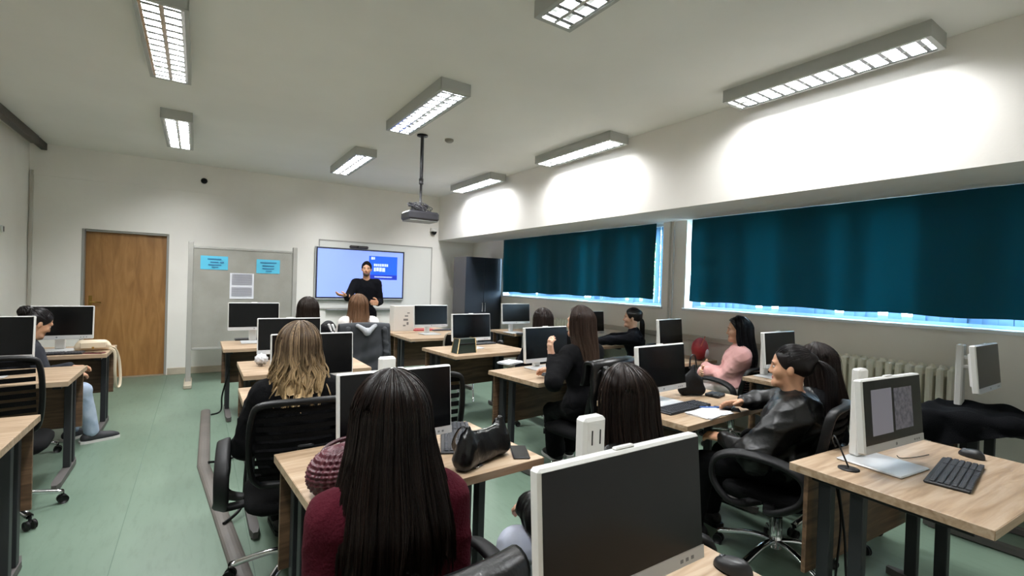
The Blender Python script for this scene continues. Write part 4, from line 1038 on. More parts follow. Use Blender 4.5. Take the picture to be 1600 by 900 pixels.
def aio_px(l, r, Y, label, lit=False, rz=0, ports=False, **k):
    a = ony(*l, Y); b = ony(*r, Y); cx = (a.x + b.x) / 2; zt = max(min((a.z + b.z) / 2 - 1.145, .05), -.05)
    return aio((cx, Y + .03, DZT), rz, label, lit, zt, ports=ports, **k)
aio_px((25, 478), (150, 478), 5.86, 'white all-in-one computer facing the person in jeans by the door')
aio((-1.20, 4.66, DZT), 0, 'white all-in-one computer behind the empty chair by the left wall', False, .02)
aio_px((357, 473), (437, 472), 6.0, 'white all-in-one computer in front of the felt notice board')
aio_px((403, 498), (502, 496), 4.5, 'white all-in-one computer next to the crumpled white wrapper')
aio_px((424, 523), (553, 519), 3.30, 'white all-in-one computer in front of the blonde woman')
aio_px((527, 586), (711, 571), 1.92, 'white all-in-one computer in front of the woman in burgundy', rz=4, col_h=.43)
aio_px((850, 746), (1103, 677), .72, 'white all-in-one computer with vent slots on its stand, behind the woman in burgundy', ports=True, col_h=.44)
aio_px((648, 477), (700, 477), 6.2, 'white all-in-one computer beside the white carton')
aio_px((707, 491), (768, 490), 4.76, 'white all-in-one computer behind the dark green bag', rz=3)
aio_px((820, 512), (890, 510), 3.33, 'white all-in-one computer with a raised hand in front of it', rz=5)
aio_px((1000, 543), (1073, 536), 2.05, 'white all-in-one computer next to the black tote bag', rz=4)
aio((2.55, .832, DZT), -5, 'white all-in-one computer with a dimly lit screen', True, .0, col_h=.41)
aio_px((785, 474), (829, 473), 6.0, 'white all-in-one computer beside the dark cabinet')
aio((4.37, 4.74, DZT), 0, 'white all-in-one computer under the window in front of the woman in black', False, .02)
aio((4.34, 3.42, DZT), 10, 'white all-in-one computer beside the red bag', False, .02)
aio((4.24, 2.19, DZT), 0, 'white all-in-one computer behind the woman in pink', False, .01)
aio((4.34, .905, DZT), 0, 'white all-in-one computer standing behind the black coat', False, .055, col_h=.38)

# keyboards and mice
keyboard((2.69, .635, DZT), 7, 'black keyboard on the desk with the dimly lit screen')
p = onz(1518, 714, DZT); mouse((p.x, p.y, DZT), -20, 'black mouse beside the keyboard of the dimly lit computer')
p = onz(1145, 893, DZT); mouse((p.x, p.y, DZT), 8, 'black mouse on the desk behind the woman in burgundy')
p = onz(1068, 627, DZT); keyboard((2.56, 1.90, DZT), 4, 'black keyboard behind the open papers')
p = onz(712, 692, DZT); keyboard((1.05, 2.045, DZT), 65, 'black keyboard behind the black handbag')
p = onz(400, 530, DZT); keyboard((p.x, p.y - .02, DZT), 0, 'black keyboard in front of the notice board')
p = onz(735, 538, DZT); keyboard((p.x + .1, p.y - .02, DZT), 5, 'black keyboard behind the dark green bag')
p = onz(782, 536, DZT); mouse((p.x, p.y, DZT), 0, 'black mouse on the desk with the dark green bag')
p = onz(695, 516, DZT); keyboard((p.x, p.y, DZT), 0, 'black keyboard next to the red folder')
p = onz(60, 543, DZT); keyboard((-1.06, 5.70, DZT), 0, 'black keyboard next to the cream handbag')
p = onz(862, 572, DZT); keyboard((2.60, 3.12, DZT), 7, 'black keyboard under the raised hand')
p = onz(810, 512, DZT); keyboard((4.2, 5.98 - .15, DZT), 0, 'black keyboard beside the dark cabinet')

# phones
p = onz(812, 708, DZT); phone((p.x, p.y, DZT), -35 + 8, 'black phone beside the black handbag')
p = onz(1132, 637, DZT); phone((p.x + .02, p.y - .01, DZT + .006), -70, 'black phone lying on the open papers')
p = onz(128, 550, DZT); phone((-.765, 5.66, DZT), 70, 'dark red phone beside the cream handbag', (96, 36, 42))
wl = thing('wallet', 'black square wallet behind the phones on the papers desk', 'wallet', tuple(onz(1117, 619, DZT)), .2)
MB().box(-.06, .06, -.05, .05, 0, .022, .006).build('cover', mat('wallet_black', (24, 26, 28), .5), wl); MB().box(-.061, .061, -.01, .01, .004, .023, .002).build('strap', M_BLACK, wl)
# papers
p = onz(1085, 640, DZT); papers((p.x, 1.738, DZT), 4, .27, .155, 3, 'open white papers spread on the desk before the ponytail woman')
pen = MB().tube([(-.07, 0, .004), (.06, 0, .004), (.075, 0, .004)], [.004, .004, .001], 8).build('pen', mat('pen_blue', (66, 110, 190), .4), None, tuple(onz(1110, 637, DZT + .011)), -.5)
tag(pen, 'blue pen lying on the open papers', 'pen')
p = onz(790, 568, DZT); papers((p.x + .05, p.y, DZT), 20, .21, .15, 5, 'stack of white papers on the desk with the raised hand')
# crumpled wrapper
r = random.Random(4)
def crump(u, v):
    a = u * 6.283; t = v * 3.1416; k = .045 * (1 + .35 * math.sin(7 * a + 3 * t) * math.cos(5 * t) + .2 * math.sin(13 * a))
    return (k * math.sin(t) * math.cos(a), k * math.sin(t) * math.sin(a), .04 - .9 * k * math.cos(t) * .95)
o = MB().grid(crump, 28, 14, closed_u=True).build('wrapper', mat('wrapper_white', (206, 206, 208), .4), None, tuple(onz(408, 572, DZT) + Vector((0, 0, .016)))); tag(o, 'crumpled white and grey wrapper on a desk', 'wrapper')
# black speaker on the notice-board desk
p = onz(401, 536, DZT); s_ = thing('speaker', 'small black desktop speaker by the monitor before the notice board', 'speaker', (p.x + .14, p.y - .02, DZT))
MB().box(-.04, .04, -.04, .04, 0, .16, .01).build('cabinet', M_BLACK, s_); MB().tube([(0, -.04, .06), (0, -.043, .06)], .03, 16).tube([(0, -.04, .12), (0, -.043, .12)], .015, 12).build('driver', mat('cone_grey', (60, 60, 62), .6), s_)
# cable grommet + cable at the lit computer
p = onz(1326, 733, DZT); g = thing('cable_grommet', 'black oval cable grommet in the desk with the lit screen', 'grommet', (p.x, p.y, DZT))
MB().lathe([(.04, 0), (.04, .004), (.03, .006), (.005, .006)], 18).build('ring', M_BLACK, g)
cable([(p.x, p.y, .757), (p.x + .0, p.y + .02, .80), (p.x + .01, p.y + .06, .87), (p.x + .08, p.y + .10, .84), (2.45, .99, .80)], 'black cable rising from the grommet to the lit computer')
cable([(2.9, .78, .755), (2.80, .80, .754), (2.72, .83, .754), (2.70, .84, .766)], 'thin black keyboard cable by the lit computer', .002)
cable([(2.33, .93, .70), (2.37, .91, .45), (2.34, .88, .25), (2.42, .85, .03), (2.5, .88, .006)], 'black power cable hanging under the lit computer desk', .005)
cable([(2.36, .955, .70), (2.43, .95, .5), (2.38, .94, .3), (2.38, .96, .006)], 'second black cable hanging beside the power cable of the lit computer', .005)
cable([(.31, 5.9, .5), (.25, 6.0, .2), (.24, 6.0, .03), (.15, 5.95, .008)], 'black cable from the notice board desk to the floor duct', .008)
cable([(.325, 4.5, .45), (.318, 4.49, .25), (.30, 4.46, .05), (.22, 4.42, .015), (.10, 4.38, .03)], 'black cable from the wrapper desk to the floor duct', .010)
cable([(.30, 3.45, .55), (.28, 3.42, .25), (.26, 3.38, .06), (.16, 3.25, .03)], 'black cable from the blonde woman desk to the floor duct', .010)
cable([(.80, 2.11, .757), (.84, 2.18, .755), (.90, 2.20, .755), (.97, 2.19, .755)], 'black cable lying behind the black handbag', .004)

# ------------------------------------------------------------------ bags
def sdf_part(name, prims, step, m_, parent, cuts=(), disp=None): return np_mesh(name, [sdf_mesh(prims, step, cuts, disp)], [m_], parent)
M_LEATHER = mat('black_leather', (11, 11, 12), .3, spec=.4, bump=.15, bscale=90); M_LEATHB = mat('leather_matte', (13, 13, 13), .4, spec=.35, bump=.12, bscale=70)
# woven burgundy
p = onz(528, 772, DZT)
bg = thing('woven_handbag', 'burgundy woven leather slouchy handbag on the desk', 'handbag', (p.x + .055, p.y + .03, DZT), math.radians(20))
def weave(P):
    q = np.arctan2(P[:, 1], P[:, 0]) * .13; h = P[:, 2] * 1.3; a = (q + h) / .019; b = (q - h) / .019
    return .0055 * np.sin(a * math.pi) * np.sin(b * math.pi)
sdf_part('body', [el((0, 0, .07), (.15, .085, .075), None, 0, .03), el((-.05, .01, .075), (.105, .08, .082), None, 0, .04), el((.06, -.005, .08), (.10, .075, .088), None, 0, .04)], .0035, mat('burgundy_leather', (84, 32, 42), .42, col2=(66, 24, 34), scale=20), bg, [(V3(0, 0, .004), V3(0, 0, -1))], weave)
MB().tube(bez([(-.15, -.05, .03), (-.09, -.088, .022), (0, -.098, .024), (.08, -.085, .03), (.14, -.05, .04)], 6), .009, 8).build('piping', mat('burgundy_dark', (58, 22, 30), .4), bg)
MB().tube(bez([(-.12, .03, .10), (-.06, .07, .145), (.04, .07, .155), (.12, .03, .12)], 6), .008, 8).build('handle', mat('burgundy_dark', (58, 22, 30), .4), bg)
# black shoulder bag
p = onz(757, 718, DZT)
bg = thing('shoulder_bag', 'black smooth leather shoulder bag with zip standing on the desk', 'handbag', (p.x - .02, p.y - .018, DZT), math.radians(22))
sdf_part('body', [rc((-.12, 0, .04), .038, (.12, 0, .04), .038, 0, .05), rc((-.11, 0, .095), .026, (.115, 0, .09), .026, 0, .05), rc((-.12, 0, .05), .03, (-.10, 0, .165), .012, 0, .05), rc((.12, 0, .05), .03, (.115, 0, .16), .012, 0, .05), rc((-.10, 0, .13), .014, (.11, 0, .12), .014, 0, .03)], .006, M_LEATHER, bg, [(V3(0, 0, .003), V3(0, 0, -1))], folds(.003, 28, 8))
MB().tube(bez([(-.085, 0, .15), (-.12, .02, .17), (-.12, .06, .10), (-.04, .09, .03), (.04, .09, .02), (.10, .06, .05), (.12, .02, .15), (.10, 0, .14)], 5), .006, 8, flat=(.012, .003)).build('strap', M_LEATHER, bg)
MB().tube(bez([(-.09, -.004, .15), (0, -.004, .137), (.1, -.004, .142)], 5), .003, 6).build('zip', M_CHROME, bg)
# keyring
p = onz(743, 730, DZT); k = thing('keyring', 'small silver keyring on the desk edge', 'keyring', (p.x, p.y, DZT))
MB().tube([(.016 * math.cos(i * .628), .016 * math.sin(i * .628), .004) for i in range(10)], .003, 6, closed=True).build('ring', M_CHROME, k); MB().box(.01, .03, -.008, .008, .001, .008, .002).box(-.02, 0, -.018, -.008, .004, .012, .002).build('key', mat('key_grey', (90, 90, 94), .4, metal=.6), k)
# cream bag
p = onz(133, 549, DZT); bg = thing('cream_handbag', 'cream handbag with a long strap hanging over the desk side', 'handbag', (p.x + .05, p.y + .03, DZT), math.radians(8))
M_CREAM = mat('cream_leather', (214, 198, 172), .5)
sdf_part('body', [rc((-.10, 0, .035), .034, (.10, 0, .035), .034, 0, .04), rc((-.08, 0, .075), .03, (.08, 0, .07), .03, 0, .04)], .006, M_CREAM, bg, [(V3(0, 0, .003), V3(0, 0, -1))], folds(.002, 30, 2))
MB().box(-.09, .09, -.068, -.058, .03, .085, .004).build('flap', M_CREAM, bg); MB().box(-.008, .008, -.072, -.066, .025, .045, .002).build('clasp', mat('gold', (190, 150, 80), .3, metal=.8), bg)
q0 = Vector((p.x + .05, p.y + .03, DZT)); ex = -.655 - q0.x
MB().tube(bez([(.10, 0, .05), (ex * .6, -.01, .03), (ex - .02, -.03, .015), (ex + .012, -.05, -.03), (ex + .015, -.06, -.2), (ex + .03, .0, -.36), (ex + .06, .06, -.33), (ex + .05, .12, -.12), (ex + .012, .10, .0), (ex - .05, .08, .012), (.10, .03, .05)], 6), .006, 8, flat=(.012, .004)).build('strap', M_CREAM, bg)
# green bag
p = onz(722, 551, DZT); bg = thing('box_bag', 'dark green box shaped bag with gold corners on the desk', 'handbag', (p.x + .02, p.y + .0, DZT), math.radians(6))
M_GRN = mat('dark_green_leather', (32, 44, 38), .4)
MB().add([(-.12, -.06, 0), (.12, -.06, 0), (.12, .06, 0), (-.12, .06, 0), (-.09, -.05, .15), (.11, -.05, .15), (.11, .05, .15), (-.09, .05, .15)], [(0, 3, 2, 1), (4, 5, 6, 7), (0, 1, 5, 4), (1, 2, 6, 5), (2, 3, 7, 6), (3, 0, 4, 7)]).build('body', M_GRN, bg)
for s, x0, x1 in ((-1, -.12, -.09), (1, .12, .11)): MB().tube([(x0, -.062, .002), (x1, -.052, .152), (x1, .052, .152), (x0, .062, .002)], .006, 6).build('corner_trim', mat('gold_dull', (150, 128, 88), .4, metal=.6), bg)
MB().box(-.10, .115, -.058, -.053, .09, .105, .001).build('band', M_BLACK, bg)
# red bag
bg = thing('red_bag', 'round red and white bag on the window desk', 'bag', (4.28, 3.12, DZT), math.radians(25))
bg.location = (4.47, 3.12, DZT)
sdf_part('body', [el((0, 0, .12), (.125, .085, .12), None, 0, .03)], .008, mat('red_nylon', (132, 28, 34), .5), bg, [(V3(0, 0, .002), V3(0, 0, -1))], folds(.003, 24, 5))
sdf_part('patch', [el((-.015, -.066, .085), (.058, .026, .05), rotm('y', 30), 0, .02)], .007, mat('white_patch', (222, 222, 226), .5), bg)
MB().tube(bez([(-.11, -.03, .16), (-.06, -.05, .235), (.03, -.04, .25), (.1, -.02, .18)], 6), .006, 6).build('handle', mat('orange_trim', (170, 80, 50), .5), bg)
# black tote behind papers
p = onz(1090, 620, DZT); bg = thing('tote_bag', 'black pointed tote bag standing behind the papers', 'bag', (p.x, p.y + .05, DZT), math.radians(-30))
sdf_part('body', [rc((-.06, 0, .04), .04, (.06, 0, .04), .04, 0, .04), rc((-.03, 0, .11), .035, (.04, 0, .11), .035, 0, .05), rc((0, 0, .15), .03, (.01, 0, .21), .012, 0, .04)], .008, mat('black_nylon', (11, 11, 13), .6, spec=.25), bg, [(V3(0, 0, .003), V3(0, 0, -1))], folds(.003, 26, 6))
MB().tube(bez([(-.02, 0, .19), (-.01, .01, .27), (.02, .01, .28), (.03, 0, .19)], 6), .005, 6, flat=(.01, .003)).build('strap', M_BLACK, bg)
# black and white backpack
p = ony(514, 510, 5.62); bg = thing('backpack', 'black backpack with bold white stripes on the desk before the dark haired student', 'backpack', (p.x, 5.66, DZT), math.radians(12))
sdf_part('body', [el((0, 0, .13), (.10, .07, .135), None, 0, .03), el((0, -.04, .09), (.075, .05, .07), None, 0, .03)], .008, mat('black_nylon', (11, 11, 13), .6, spec=.25), bg, [(V3(0, 0, .002), V3(0, 0, -1))])
wbk = MB()
for (x, z, w_, h_, a) in [(-.05, .17, .02, .10, -20), (-.01, .19, .02, .09, -20), (.03, .19, .02, .08, -20), (-.03, .09, .022, .09, -10), (.02, .10, .022, .09, -10), (-.005, .055, .06, .02, -10)]:
    wbk.box(-w_ / 2, w_ / 2, -.102 if z < .14 else -.082, -.05, -h_ / 2, h_ / 2, .004, 0, Matrix.Translation((x, 0, z)) @ Matrix.Rotation(math.radians(a), 4, 'Y'))
wbk.build('white_print', mat('white_print', (226, 226, 226), .6), bg)
# carton on the teacher desk and red folder
a = ony(615, 478, 6.75); b = ony(647, 517, 6.75)
ct = thing('carton', 'white printed carton on the teacher desk', 'box', ((a.x + b.x) / 2, 6.82, DZT)); hw = (b.x - a.x) / 2; hh = a.z - DZT
MB().box(-hw, hw, -.09, .09, 0, hh, .003).build('box', mat('white_card', (214, 210, 204), .7), ct)
q = MB()
for (x, z, w_, h_) in [(.03, hh * .6, .05, .02), (.02, hh * .45, .07, .03), (.05, hh * .3, .03, .04), (0, hh * .22, .04, .02), (.06, hh * .72, .04, .015)]: q.box(x - w_ / 2, x + w_ / 2, -.0915, -.09, z - h_ / 2, z + h_ / 2)
q.build('print', mat('carton_ink', (120, 118, 116), .7), ct)
p = onz(662, 517, DZT); fo = thing('red_folder', 'flat red folder under the monitor by the carton', 'folder', (p.x + .02, p.y + .1, DZT)); MB().box(-.16, .16, -.11, .11, 0, .02, .003).build('cover', mat('folder_red', (168, 52, 56), .5), fo); MB().box(-.155, .162, -.105, .105, .004, .016).build('pages', M_PAPER, fo)

# ------------------------------------------------------------------ draped coats
def drape(name, label, loc, rz, w, front, back, m_, cat='jacket', seed=1, bulge=.05, top_y=-.30, top_z=1.015, th=.022, flare=.0, hood=None, gap=.026):
    """Cloth folded over a chair back: hangs 'front' inside and 'back' behind."""
    root = thing(name, label, cat, loc, math.radians(rz)); rr_ = random.Random(seed); ph = [rr_.uniform(0, 6.28) for _ in range(8)]
    tot = front + back + 2 * gap * 1.57
    def path(u, v, off):
        d = v * tot; x = (u - .5) * w
        if d < front: y, z, ny, nz = gap, top_z - front + d, 1, 0
        elif d < front + gap * 3.14: an = (d - front) / gap; y, z, ny, nz = gap * math.cos(an), top_z + gap * math.sin(an), math.cos(an), math.sin(an)
        else: y, z, ny, nz = -gap, top_z - (d - front - gap * 3.14), -1, 0
        h = max(top_z - z, 0)
        f = (.010 * math.sin(x * 34 + ph[0] + h * 5) + .012 * math.sin(x * 19 + ph[1] - h * 4) + .006 * math.sin(x * 61 + ph[2] + h * 9)) * min(h * 5, 1)
        f += .006 * math.sin(h * 40 + x * 15 + ph[3]) * min(h * 4, 1)
        yy = top_y + (y + ny * (off + f + .012)) + .085 * h * (1 if ny else .5) + .06 * (2 * u - 1) ** 2 - (bulge * h if ny < 0 else 0)
        return (x * (1 + flare * h), yy, z + nz * off - .02 * (2 * u - 1) ** 2 - .012 * math.sin(u * 11 + ph[4]) * (1 if v > .97 or v < .03 else 0))
    nu, nv = 46, 56
    g = MB(); vs = [path(i / (nu - 1), j / (nv - 1), th / 2) for j in range(nv) for i in range(nu)] + [path(i / (nu - 1), j / (nv - 1), -th / 2) for j in range(nv) for i in range(nu)]
    fs = []; N_ = nu * nv
    for j in range(nv - 1):
        for i in range(nu - 1):
            a = j * nu + i; fs += [(a, a + nu, a + nu + 1, a + 1)[::-1], (a + N_, a + 1 + N_, a + nu + 1 + N_, a + nu + N_)[::-1]]
    for j in range(nv - 1): fs += [(j * nu, (j + 1) * nu, (j + 1) * nu + N_, j * nu + N_), (j * nu + nu - 1, j * nu + nu - 1 + N_, (j + 1) * nu + nu - 1 + N_, (j + 1) * nu + nu - 1)]
    for i in range(nu - 1): fs += [(i, i + N_, i + 1 + N_, i + 1), ((nv - 1) * nu + i, (nv - 1) * nu + i + 1, (nv - 1) * nu + i + 1 + N_, (nv - 1) * nu + i + N_)]
    g.add(vs, fs, 0, True); g.build('cloth', m_, root)
    for s in (-1, 1):                                     # empty sleeves hanging behind
        x = s * w * .36
        sdf_part('sleeve', [rc((x, top_y - gap - .02, top_z - .03), .03, (x + s * .02, top_y - gap - .018, top_z - back * .55), .033, 0, .03), rc((x + s * .02, top_y - gap - .018, top_z - back * .55), .033, (x + s * .01, top_y - gap - .01, top_z - back * 1.0), .028, 0, .03)], .011, m_, root, (), folds(.006, 30, seed + s))
    if hood: sdf_part('hood', [rc((-.09, top_y - gap - .02, top_z + .005), .022, (0, top_y - gap - .06, top_z - .06), .03, 0, .04), rc((.09, top_y - gap - .02, top_z + .005), .022, (0, top_y - gap - .06, top_z - .06), .03, 0, .04)], .009, hood, root, (), folds(.004, 40, 3))
    return root
def coat_heap(label, x0, x1, y0, y1, z, hang, seed):
    cx, cy_ = (x0 + x1) / 2, (y0 + y1) / 2; root = thing('coat', label, 'coat', (cx, cy_, z)); r_ = random.Random(seed); ph = [r_.uniform(0, 6.28) for _ in range(8)]
    def fn(u, v):
        x = (u - .5) * (x1 - x0 + 2 * hang); y = (v - .5) * (y1 - y0 + 2 * hang); hx, hy_ = (x1 - x0) / 2 + .012, (y1 - y0) / 2 + .012
        ex, ey = max(abs(x) - hx, 0), max(abs(y) - hy_, 0); xx = max(min(x, hx), -hx); yy = max(min(y, hy_), -hy_)
        n = .018 * math.sin(x * 23 + ph[0] + y * 9) + .014 * math.sin(y * 31 + ph[1] - x * 7) + .012 * math.sin((x + y) * 17 + ph[2]); e = max(ex, ey)
        if e > 0: return (xx + (abs(n) * .8 + .006) * (1 if x > 0 else -1) * (ex > 0), yy + (abs(n) * .8 + .006) * (1 if y > 0 else -1) * (ey > 0), .016 - e * (.75 + .5 * math.sin(x * 9 + y * 7 + ph[3])))
        return (xx, yy, max(.016, .03 + n * .7 + .018 * math.sin(x * 9 + ph[4]) * math.cos(y * 7)))
    MB().grid(fn, 60, 60).build('cloth', mat('black_wool', (9, 10, 13), .9, spec=.1, bump=.3, bscale=160), root); return root
coat_heap('black coat spread over the desk by the long radiator', 3.955, 4.476, .485, 1.132, DZT, .16, 3)

# ------------------------------------------------------------------ empty chairs
office_chair((-.97, 4.0, 0), 3, 'black office chair with slatted back standing empty by the left wall', False)
office_chair((1.085, 2.66, 0), -12, 'black office chair with slatted back standing empty beside the blonde woman', False)
visitor_chair((2.72, 5.47, 0), 0, 'black visitor chair with beige rim and chrome legs at the red folder desk')

# ------------------------------------------------------------------ people in the room
C_BLK = mat('black_cloth', (10, 10, 12), .9, spec=.12, bump=.2, bscale=150); C_BLKT = mat('black_trousers', (9, 9, 11), .9, spec=.12)
C_BURG = mat('burgundy_knit', (70, 14, 28), .9, spec=.15, bump=.35, bscale=120); C_WHITE = mat('white_shirt', (222, 216, 212), .8); C_PINK = mat('pink_cloth', (226, 172, 168), .8); C_JEAN = mat('light_jeans', (150, 166, 190), .85, col2=(176, 188, 206), scale=9); C_JEAN2 = mat('pale_jeans', (176, 182, 200), .85, col2=(196, 200, 214), scale=9)
C_WTR = mat('white_trousers', (214, 204, 198), .85); C_GREY = mat('grey_cloth', (64, 66, 72), .85); C_DGREY = mat('dark_grey_jacket', (30, 33, 42), .85); C_NAVY = mat('navy_sweater', (9, 10, 15), .9, spec=.12, bump=.25, bscale=140)
WS = mat('white_sole', (200, 198, 194), .6)
chairs = []
def seated(label, xy, top, yaw, pose, fit, hair, seed, chair=None, cy_off=0, arms=True, bh=.95, cb=.02, arm_x=.295, drop=.006, star=20, **k):
    root, hc = person(label, xy, top, yaw, pose, fit, hair, seed, **k)
    q_ = math.radians(yaw + cy_off)
    if chair: office_chair((root.location.x + cb * math.sin(q_), root.location.y - cb * math.cos(q_), 0), yaw + cy_off, chair, arms, back_h=bh, arm_x=arm_x, drop=drop, star=star); chairs.append(root)
    return root
DK = (34, 26, 23)
# by the door
seated('person in dark grey jacket and light jeans bowing over a desk by the door', (-1.075, 5.33), 1.196, -58, dict(lean=12, head=(28, 0, 0), footR=(-.74, 5.47), footL=(-.90, 5.64), handL=(-.90, 5.47, .66), handR=(-.86, 5.33, .62)),
       dict(mat=C_DGREY, name='jacket', trousers=C_JEAN, bulk=.018, fold=.006, shoes=mat('dark_sneaker', (40, 40, 44), .6), sole=WS, collar=True), dict(style='tail', len=0, col=(24, 20, 20), tie=(0, -.09, .06), bun=.05), 11, 'black office chair under the person in light jeans', cy_off=-27, arms=False, skin=M_SKIN2)
# front row
seated('woman with straight dark hair sitting beside the woman in white shirt', (.96, 5.29), 1.286, 0, dict(lean=8, footL=(.84, 5.66), footR=(1.0, 5.66)), dict(mat=C_BLK, trousers=C_BLKT), dict(style='long', col=(44, 34, 28), len=.33, flare=.02), 12, 'black office chair under the straight dark haired student', arms=False, detail=.35)
P3 = seated('woman in white shirt with light brown hair below the teacher', (1.507, 5.39), 1.3185, -4, dict(lean=8, shrug=-.05), dict(mat=C_WHITE, trousers=C_BLKT, fold=.005), dict(style='long', col=(112, 82, 60), tip=(140, 106, 80), len=.30, flare=.03, U=2.0), 13, 'black office chair under the woman in white shirt', arms=False, star=0, detail=.4)
l = P3.location; drape('hooded_jacket', 'dark grey jacket with light grey hood hung on a chair back', (l.x, l.y, 0), -4, .52, .18, .55, mat('charcoal_cloth', (46, 48, 52), .85), 'jacket', 4, .10, top_z=1.01, hood=mat('hood_grey', (150, 152, 156), .85), flare=.25)
# blonde
seated('blonde woman with long wavy hair in a black jacket', (.454, 2.70), 1.255, -4, dict(lean=6, head=(2, -18, 0), footL=(.44, 3.08), footR=(.62, 3.10)), dict(mat=C_BLK, name='jacket', trousers=C_BLKT, bulk=.022, fold=.006, collar=False),
       dict(style='long', col=(86, 70, 55), tip=(164, 139, 102), hi=(142, 120, 92), len=.32, sheet=.88, tmin=.78, flare=.045, back=.035, wave=.017, curl=.010, U=2.0, rad=.0024, gather=.1, locks=60, mess=.12), 14, 'black office chair with slatted back under the blonde woman', arm_x=.325, cb=.05, detail=1.1)
# burgundy
P5 = seated('woman in burgundy sweater with very long dark brown hair', (.463, 1.298), 1.232, -3, dict(lean=9, footL=(.52, 1.68), footR=(.68, 1.70), handL=(.40, 1.48, .64), handR=(.57, 1.48, .64), poleL=(-.2, -.4, -1), poleR=(.25, -.4, -1)), dict(mat=C_BURG, trousers=C_BLKT, bulk=.016, fold=.005, ffreq=20),
            dict(style='long', col=(22, 16, 14), hi=(36, 24, 19), tip=(29, 20, 16), len=.41, flare=.055, back=.05, U=2.1, rad=.0013, gather=.05, taper=-.1, vol=.018), 15, 'black office chair with a leather jacket hung over it, under the woman in burgundy', bh=.805, detail=2.2)
l = P5.location; drape('leather_jacket', 'black leather jacket hung over the chair of the woman in burgundy', (l.x - .02, l.y + .012, 0), 0, .52, .16, .42, M_LEATHER, 'jacket', 7, .06, top_z=.815)
# brown hair, leather jacket
seated('woman in black leather jacket and pale jeans with long brown hair', (1.37, 1.28), 1.195, 20, dict(lean=4, head=(4, -6, 0), seat=.492, footL=(.99, 1.58), footR=(1.09, 1.71), handL=(1.10, 1.48, .64), handR=(1.30, 1.48, .62), poleL=(-1, -.15, -.05)), dict(mat=M_LEATHB, name='leather_jacket', trousers=C_JEAN2, bulk=.028, fold=.008, ffreq=20, collar=True),
       dict(style='long', col=(27, 20, 17), hi=(46, 33, 27), len=.42, flare=.03, back=.03, U=2.1, rad=.0013, vol=.016), 16, 'black office chair under the woman in pale jeans', cy_off=-65, bh=.80, cb=.06, arms=False, drop=.035, detail=1.8)
# black top, raised hand
P7 = seated('woman in black with long straight brown hair and one hand raised', (2.456, 2.77), 1.338, 8, dict(lean=4, head=(0, 14, 0), seat=.50, handL=tuple(ony(862, 556, 2.78)), fdirL=(-.15, .1, 1), thumbL=(.3, .9, 0), palmL=(1, -.2, 0), handR=tuple(onz(866, 577, .825)), fdirR=(-.5, .8, -.1), poleL=(-.9, .1, -.45), poleR=(.9, -.4, .45), cuff=.3, footL=(2.60, 3.18), footR=(2.77, 3.22)),
            dict(mat=C_BLK, trousers=C_BLKT, bulk=.016, leg_w=.085, sole=WS), dict(style='long', col=(52, 40, 34), tip=(84, 66, 54), len=.44, flare=.01, back=.04, U=1.95, side=-.02, gather=.35), 17, 'black office chair with a shiny leather jacket, under the woman with raised hand', arms=False, drop=.015, detail=1.0)
l = P7.location; drape('shiny_jacket', 'shiny black leather jacket hung on the chair of the woman with raised hand', (l.x, l.y, 0), 8, .50, .14, .42, M_LEATHER, 'jacket', 9, .05, top_z=.965)
# window side, in profile
seated('woman in black sweater with dark hair tied back under the window', (4.378, 3.996), 1.255, 40, dict(lean=8, handL=(4.05, 4.42, .80), handR=(4.22, 4.46, .80), fdirL=(-.1, 1, 0), fdirR=(-.2, 1, 0), curl=8, cuff=.6, poleL=(-.9, -.3, .25), poleR=(.9, -.3, .25), footL=(4.25, 4.32), footR=(4.41, 4.38)), dict(mat=C_NAVY, trousers=C_BLKT, turtle=True), dict(style='tail', col=(22, 18, 18), len=.34, tie=(0, -.095, .0), tail_w=.05, tail_dir=(.01, -.02, 0)), 18, 'black office chair under the woman below the window gap', cy_off=-40, arms=False, drop=.018, bh=.88, detail=.5)
P9 = seated('woman with dark brown hair sitting at the desk with the green bag', (3.13, 4.13), 1.237, 0, dict(lean=6, footL=(2.98, 4.50), footR=(3.2, 4.52)), dict(mat=C_NAVY, trousers=C_BLKT, bulk=.02), dict(style='long', col=(48, 38, 34), len=.30, flare=.02), 19, 'black office chair with a coat, under the woman behind the raised hand monitor', arms=False, detail=.35)
l = P9.location; drape('black_coat', 'black coat hung on a chair beside the desk with the green bag', (l.x, l.y, 0), 0, .54, .15, .66, mat('coat_black', (10, 10, 12), .85, spec=.12), 'coat', 5, .08, top_z=1.0)
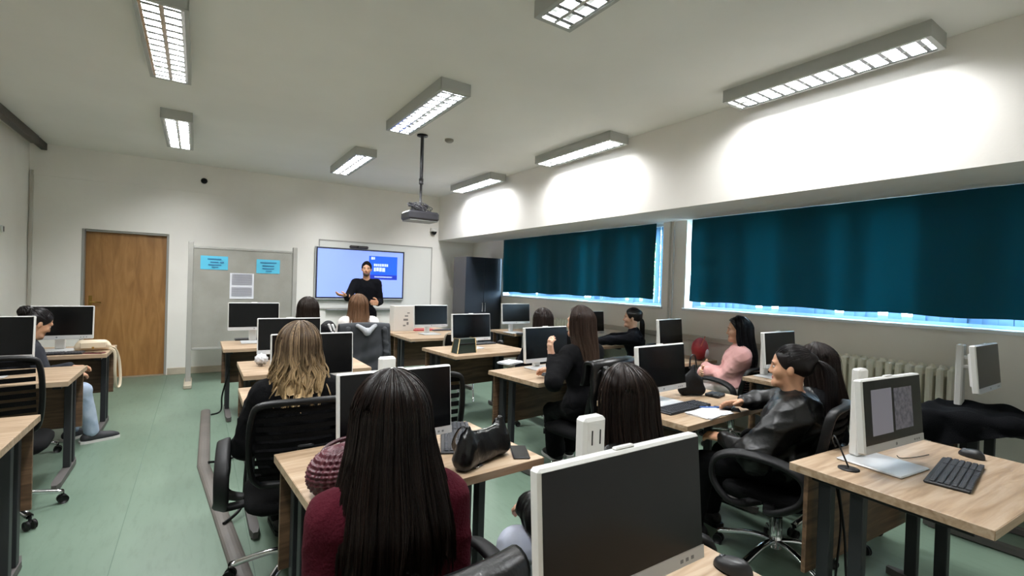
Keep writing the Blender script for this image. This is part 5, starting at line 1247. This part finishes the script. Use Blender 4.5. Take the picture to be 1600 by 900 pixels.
seated('woman in pink jacket and white trousers with long black hair, arms folded', (4.40, 2.66), 1.24, 33, dict(lean=-13, head=(4, 4, 0), handL=(4.30, 2.93, .72), handR=(4.15, 2.86, .70), fdirL=(.9, .2, 0), fdirR=(-.9, .2, 0), poleL=(-.7, -.5, -.5), footL=(4.22, 3.18), footR=(4.37, 3.24)), dict(mat=C_PINK, name='jacket', trousers=C_WTR, bulk=.022, fold=.005),
       dict(style='long', col=(20, 19, 24), len=.42, flare=.03, back=.03, U=1.85, vol=.02), 20, 'black office chair under the woman in pink', cy_off=-33, bh=.82, arm_x=.315, drop=.03, detail=.6)
# ponytail
h1 = tuple(onz(1160, 629, .805)); h2 = tuple(ony(1148, 690, 1.62))
seated('woman in black leather jacket with a dark ponytail resting a hand on the desk', (2.71, 1.33), 1.216, 14, dict(lean=-4, head=(2, 10, 0), handR=h1, fdirR=(-.6, .6, -.05), curl=10, cuff=.35, handL=(2.52, 1.58, .66), poleR=(.9, -.5, .1), poleL=(-.5, -.6, -.1), footL=(2.55, 1.78), footR=(2.80, 1.84)), dict(mat=M_LEATHB, name='leather_jacket', trousers=C_BLKT, bulk=.036, fold=.013, ffreq=17, collar=True),
       dict(style='tail', col=(24, 20, 20), len=.46, tie=(0, -.112, .05), tail_dir=(.02, -.07, 0), tail_w=.05), 21, 'black office chair with loop arms and chrome base under the ponytail woman', cb=-.05, arm_x=.35, drop=.02, skin=M_SKIN2, detail=1.3)
seated('woman with long dark brown hair beyond the ponytail woman', (3.36, 1.49), 1.17, 8, dict(lean=6, footL=(3.28, 1.93), footR=(3.46, 1.95)), dict(mat=C_BLK, trousers=C_BLKT, bulk=.02), dict(style='long', col=(36, 28, 25), len=.46, flare=.04, back=.04, U=2.1), 22, 'black office chair under the woman beyond the ponytail woman', arms=False, detail=.8)
ph = phone((h1[0] - .05, h1[1] + .07, DZT), 40, 'black phone under the hand of the ponytail woman')
# teacher
hl = ony(541, 462, 7.5); hr = ony(590, 474, 7.52)
person('bearded man in black sweater standing and gesturing before the smart board', (2.29, 7.78), 1.785, 165, dict(stand=True, lean=1, head=(2, -4, 0), handR=tuple(hl), handL=tuple(hr), poleR=(.25, -.5, -.9), poleL=(-.25, -.5, -.9), fdirR=(.9, .35, .1), palmR=(0, 0, 1), thumbR=(-.2, 1, .3), fdirL=(.5, .8, .1), palmL=(.3, 0, 1), thumbL=(0, .2, 1), curl=18),
       dict(mat=C_NAVY, trousers=C_BLKT, bulk=.014, hem=-.06), dict(style='short', col=(22, 18, 17)), 23, male=True, stand=True, skin=M_SKIN2)
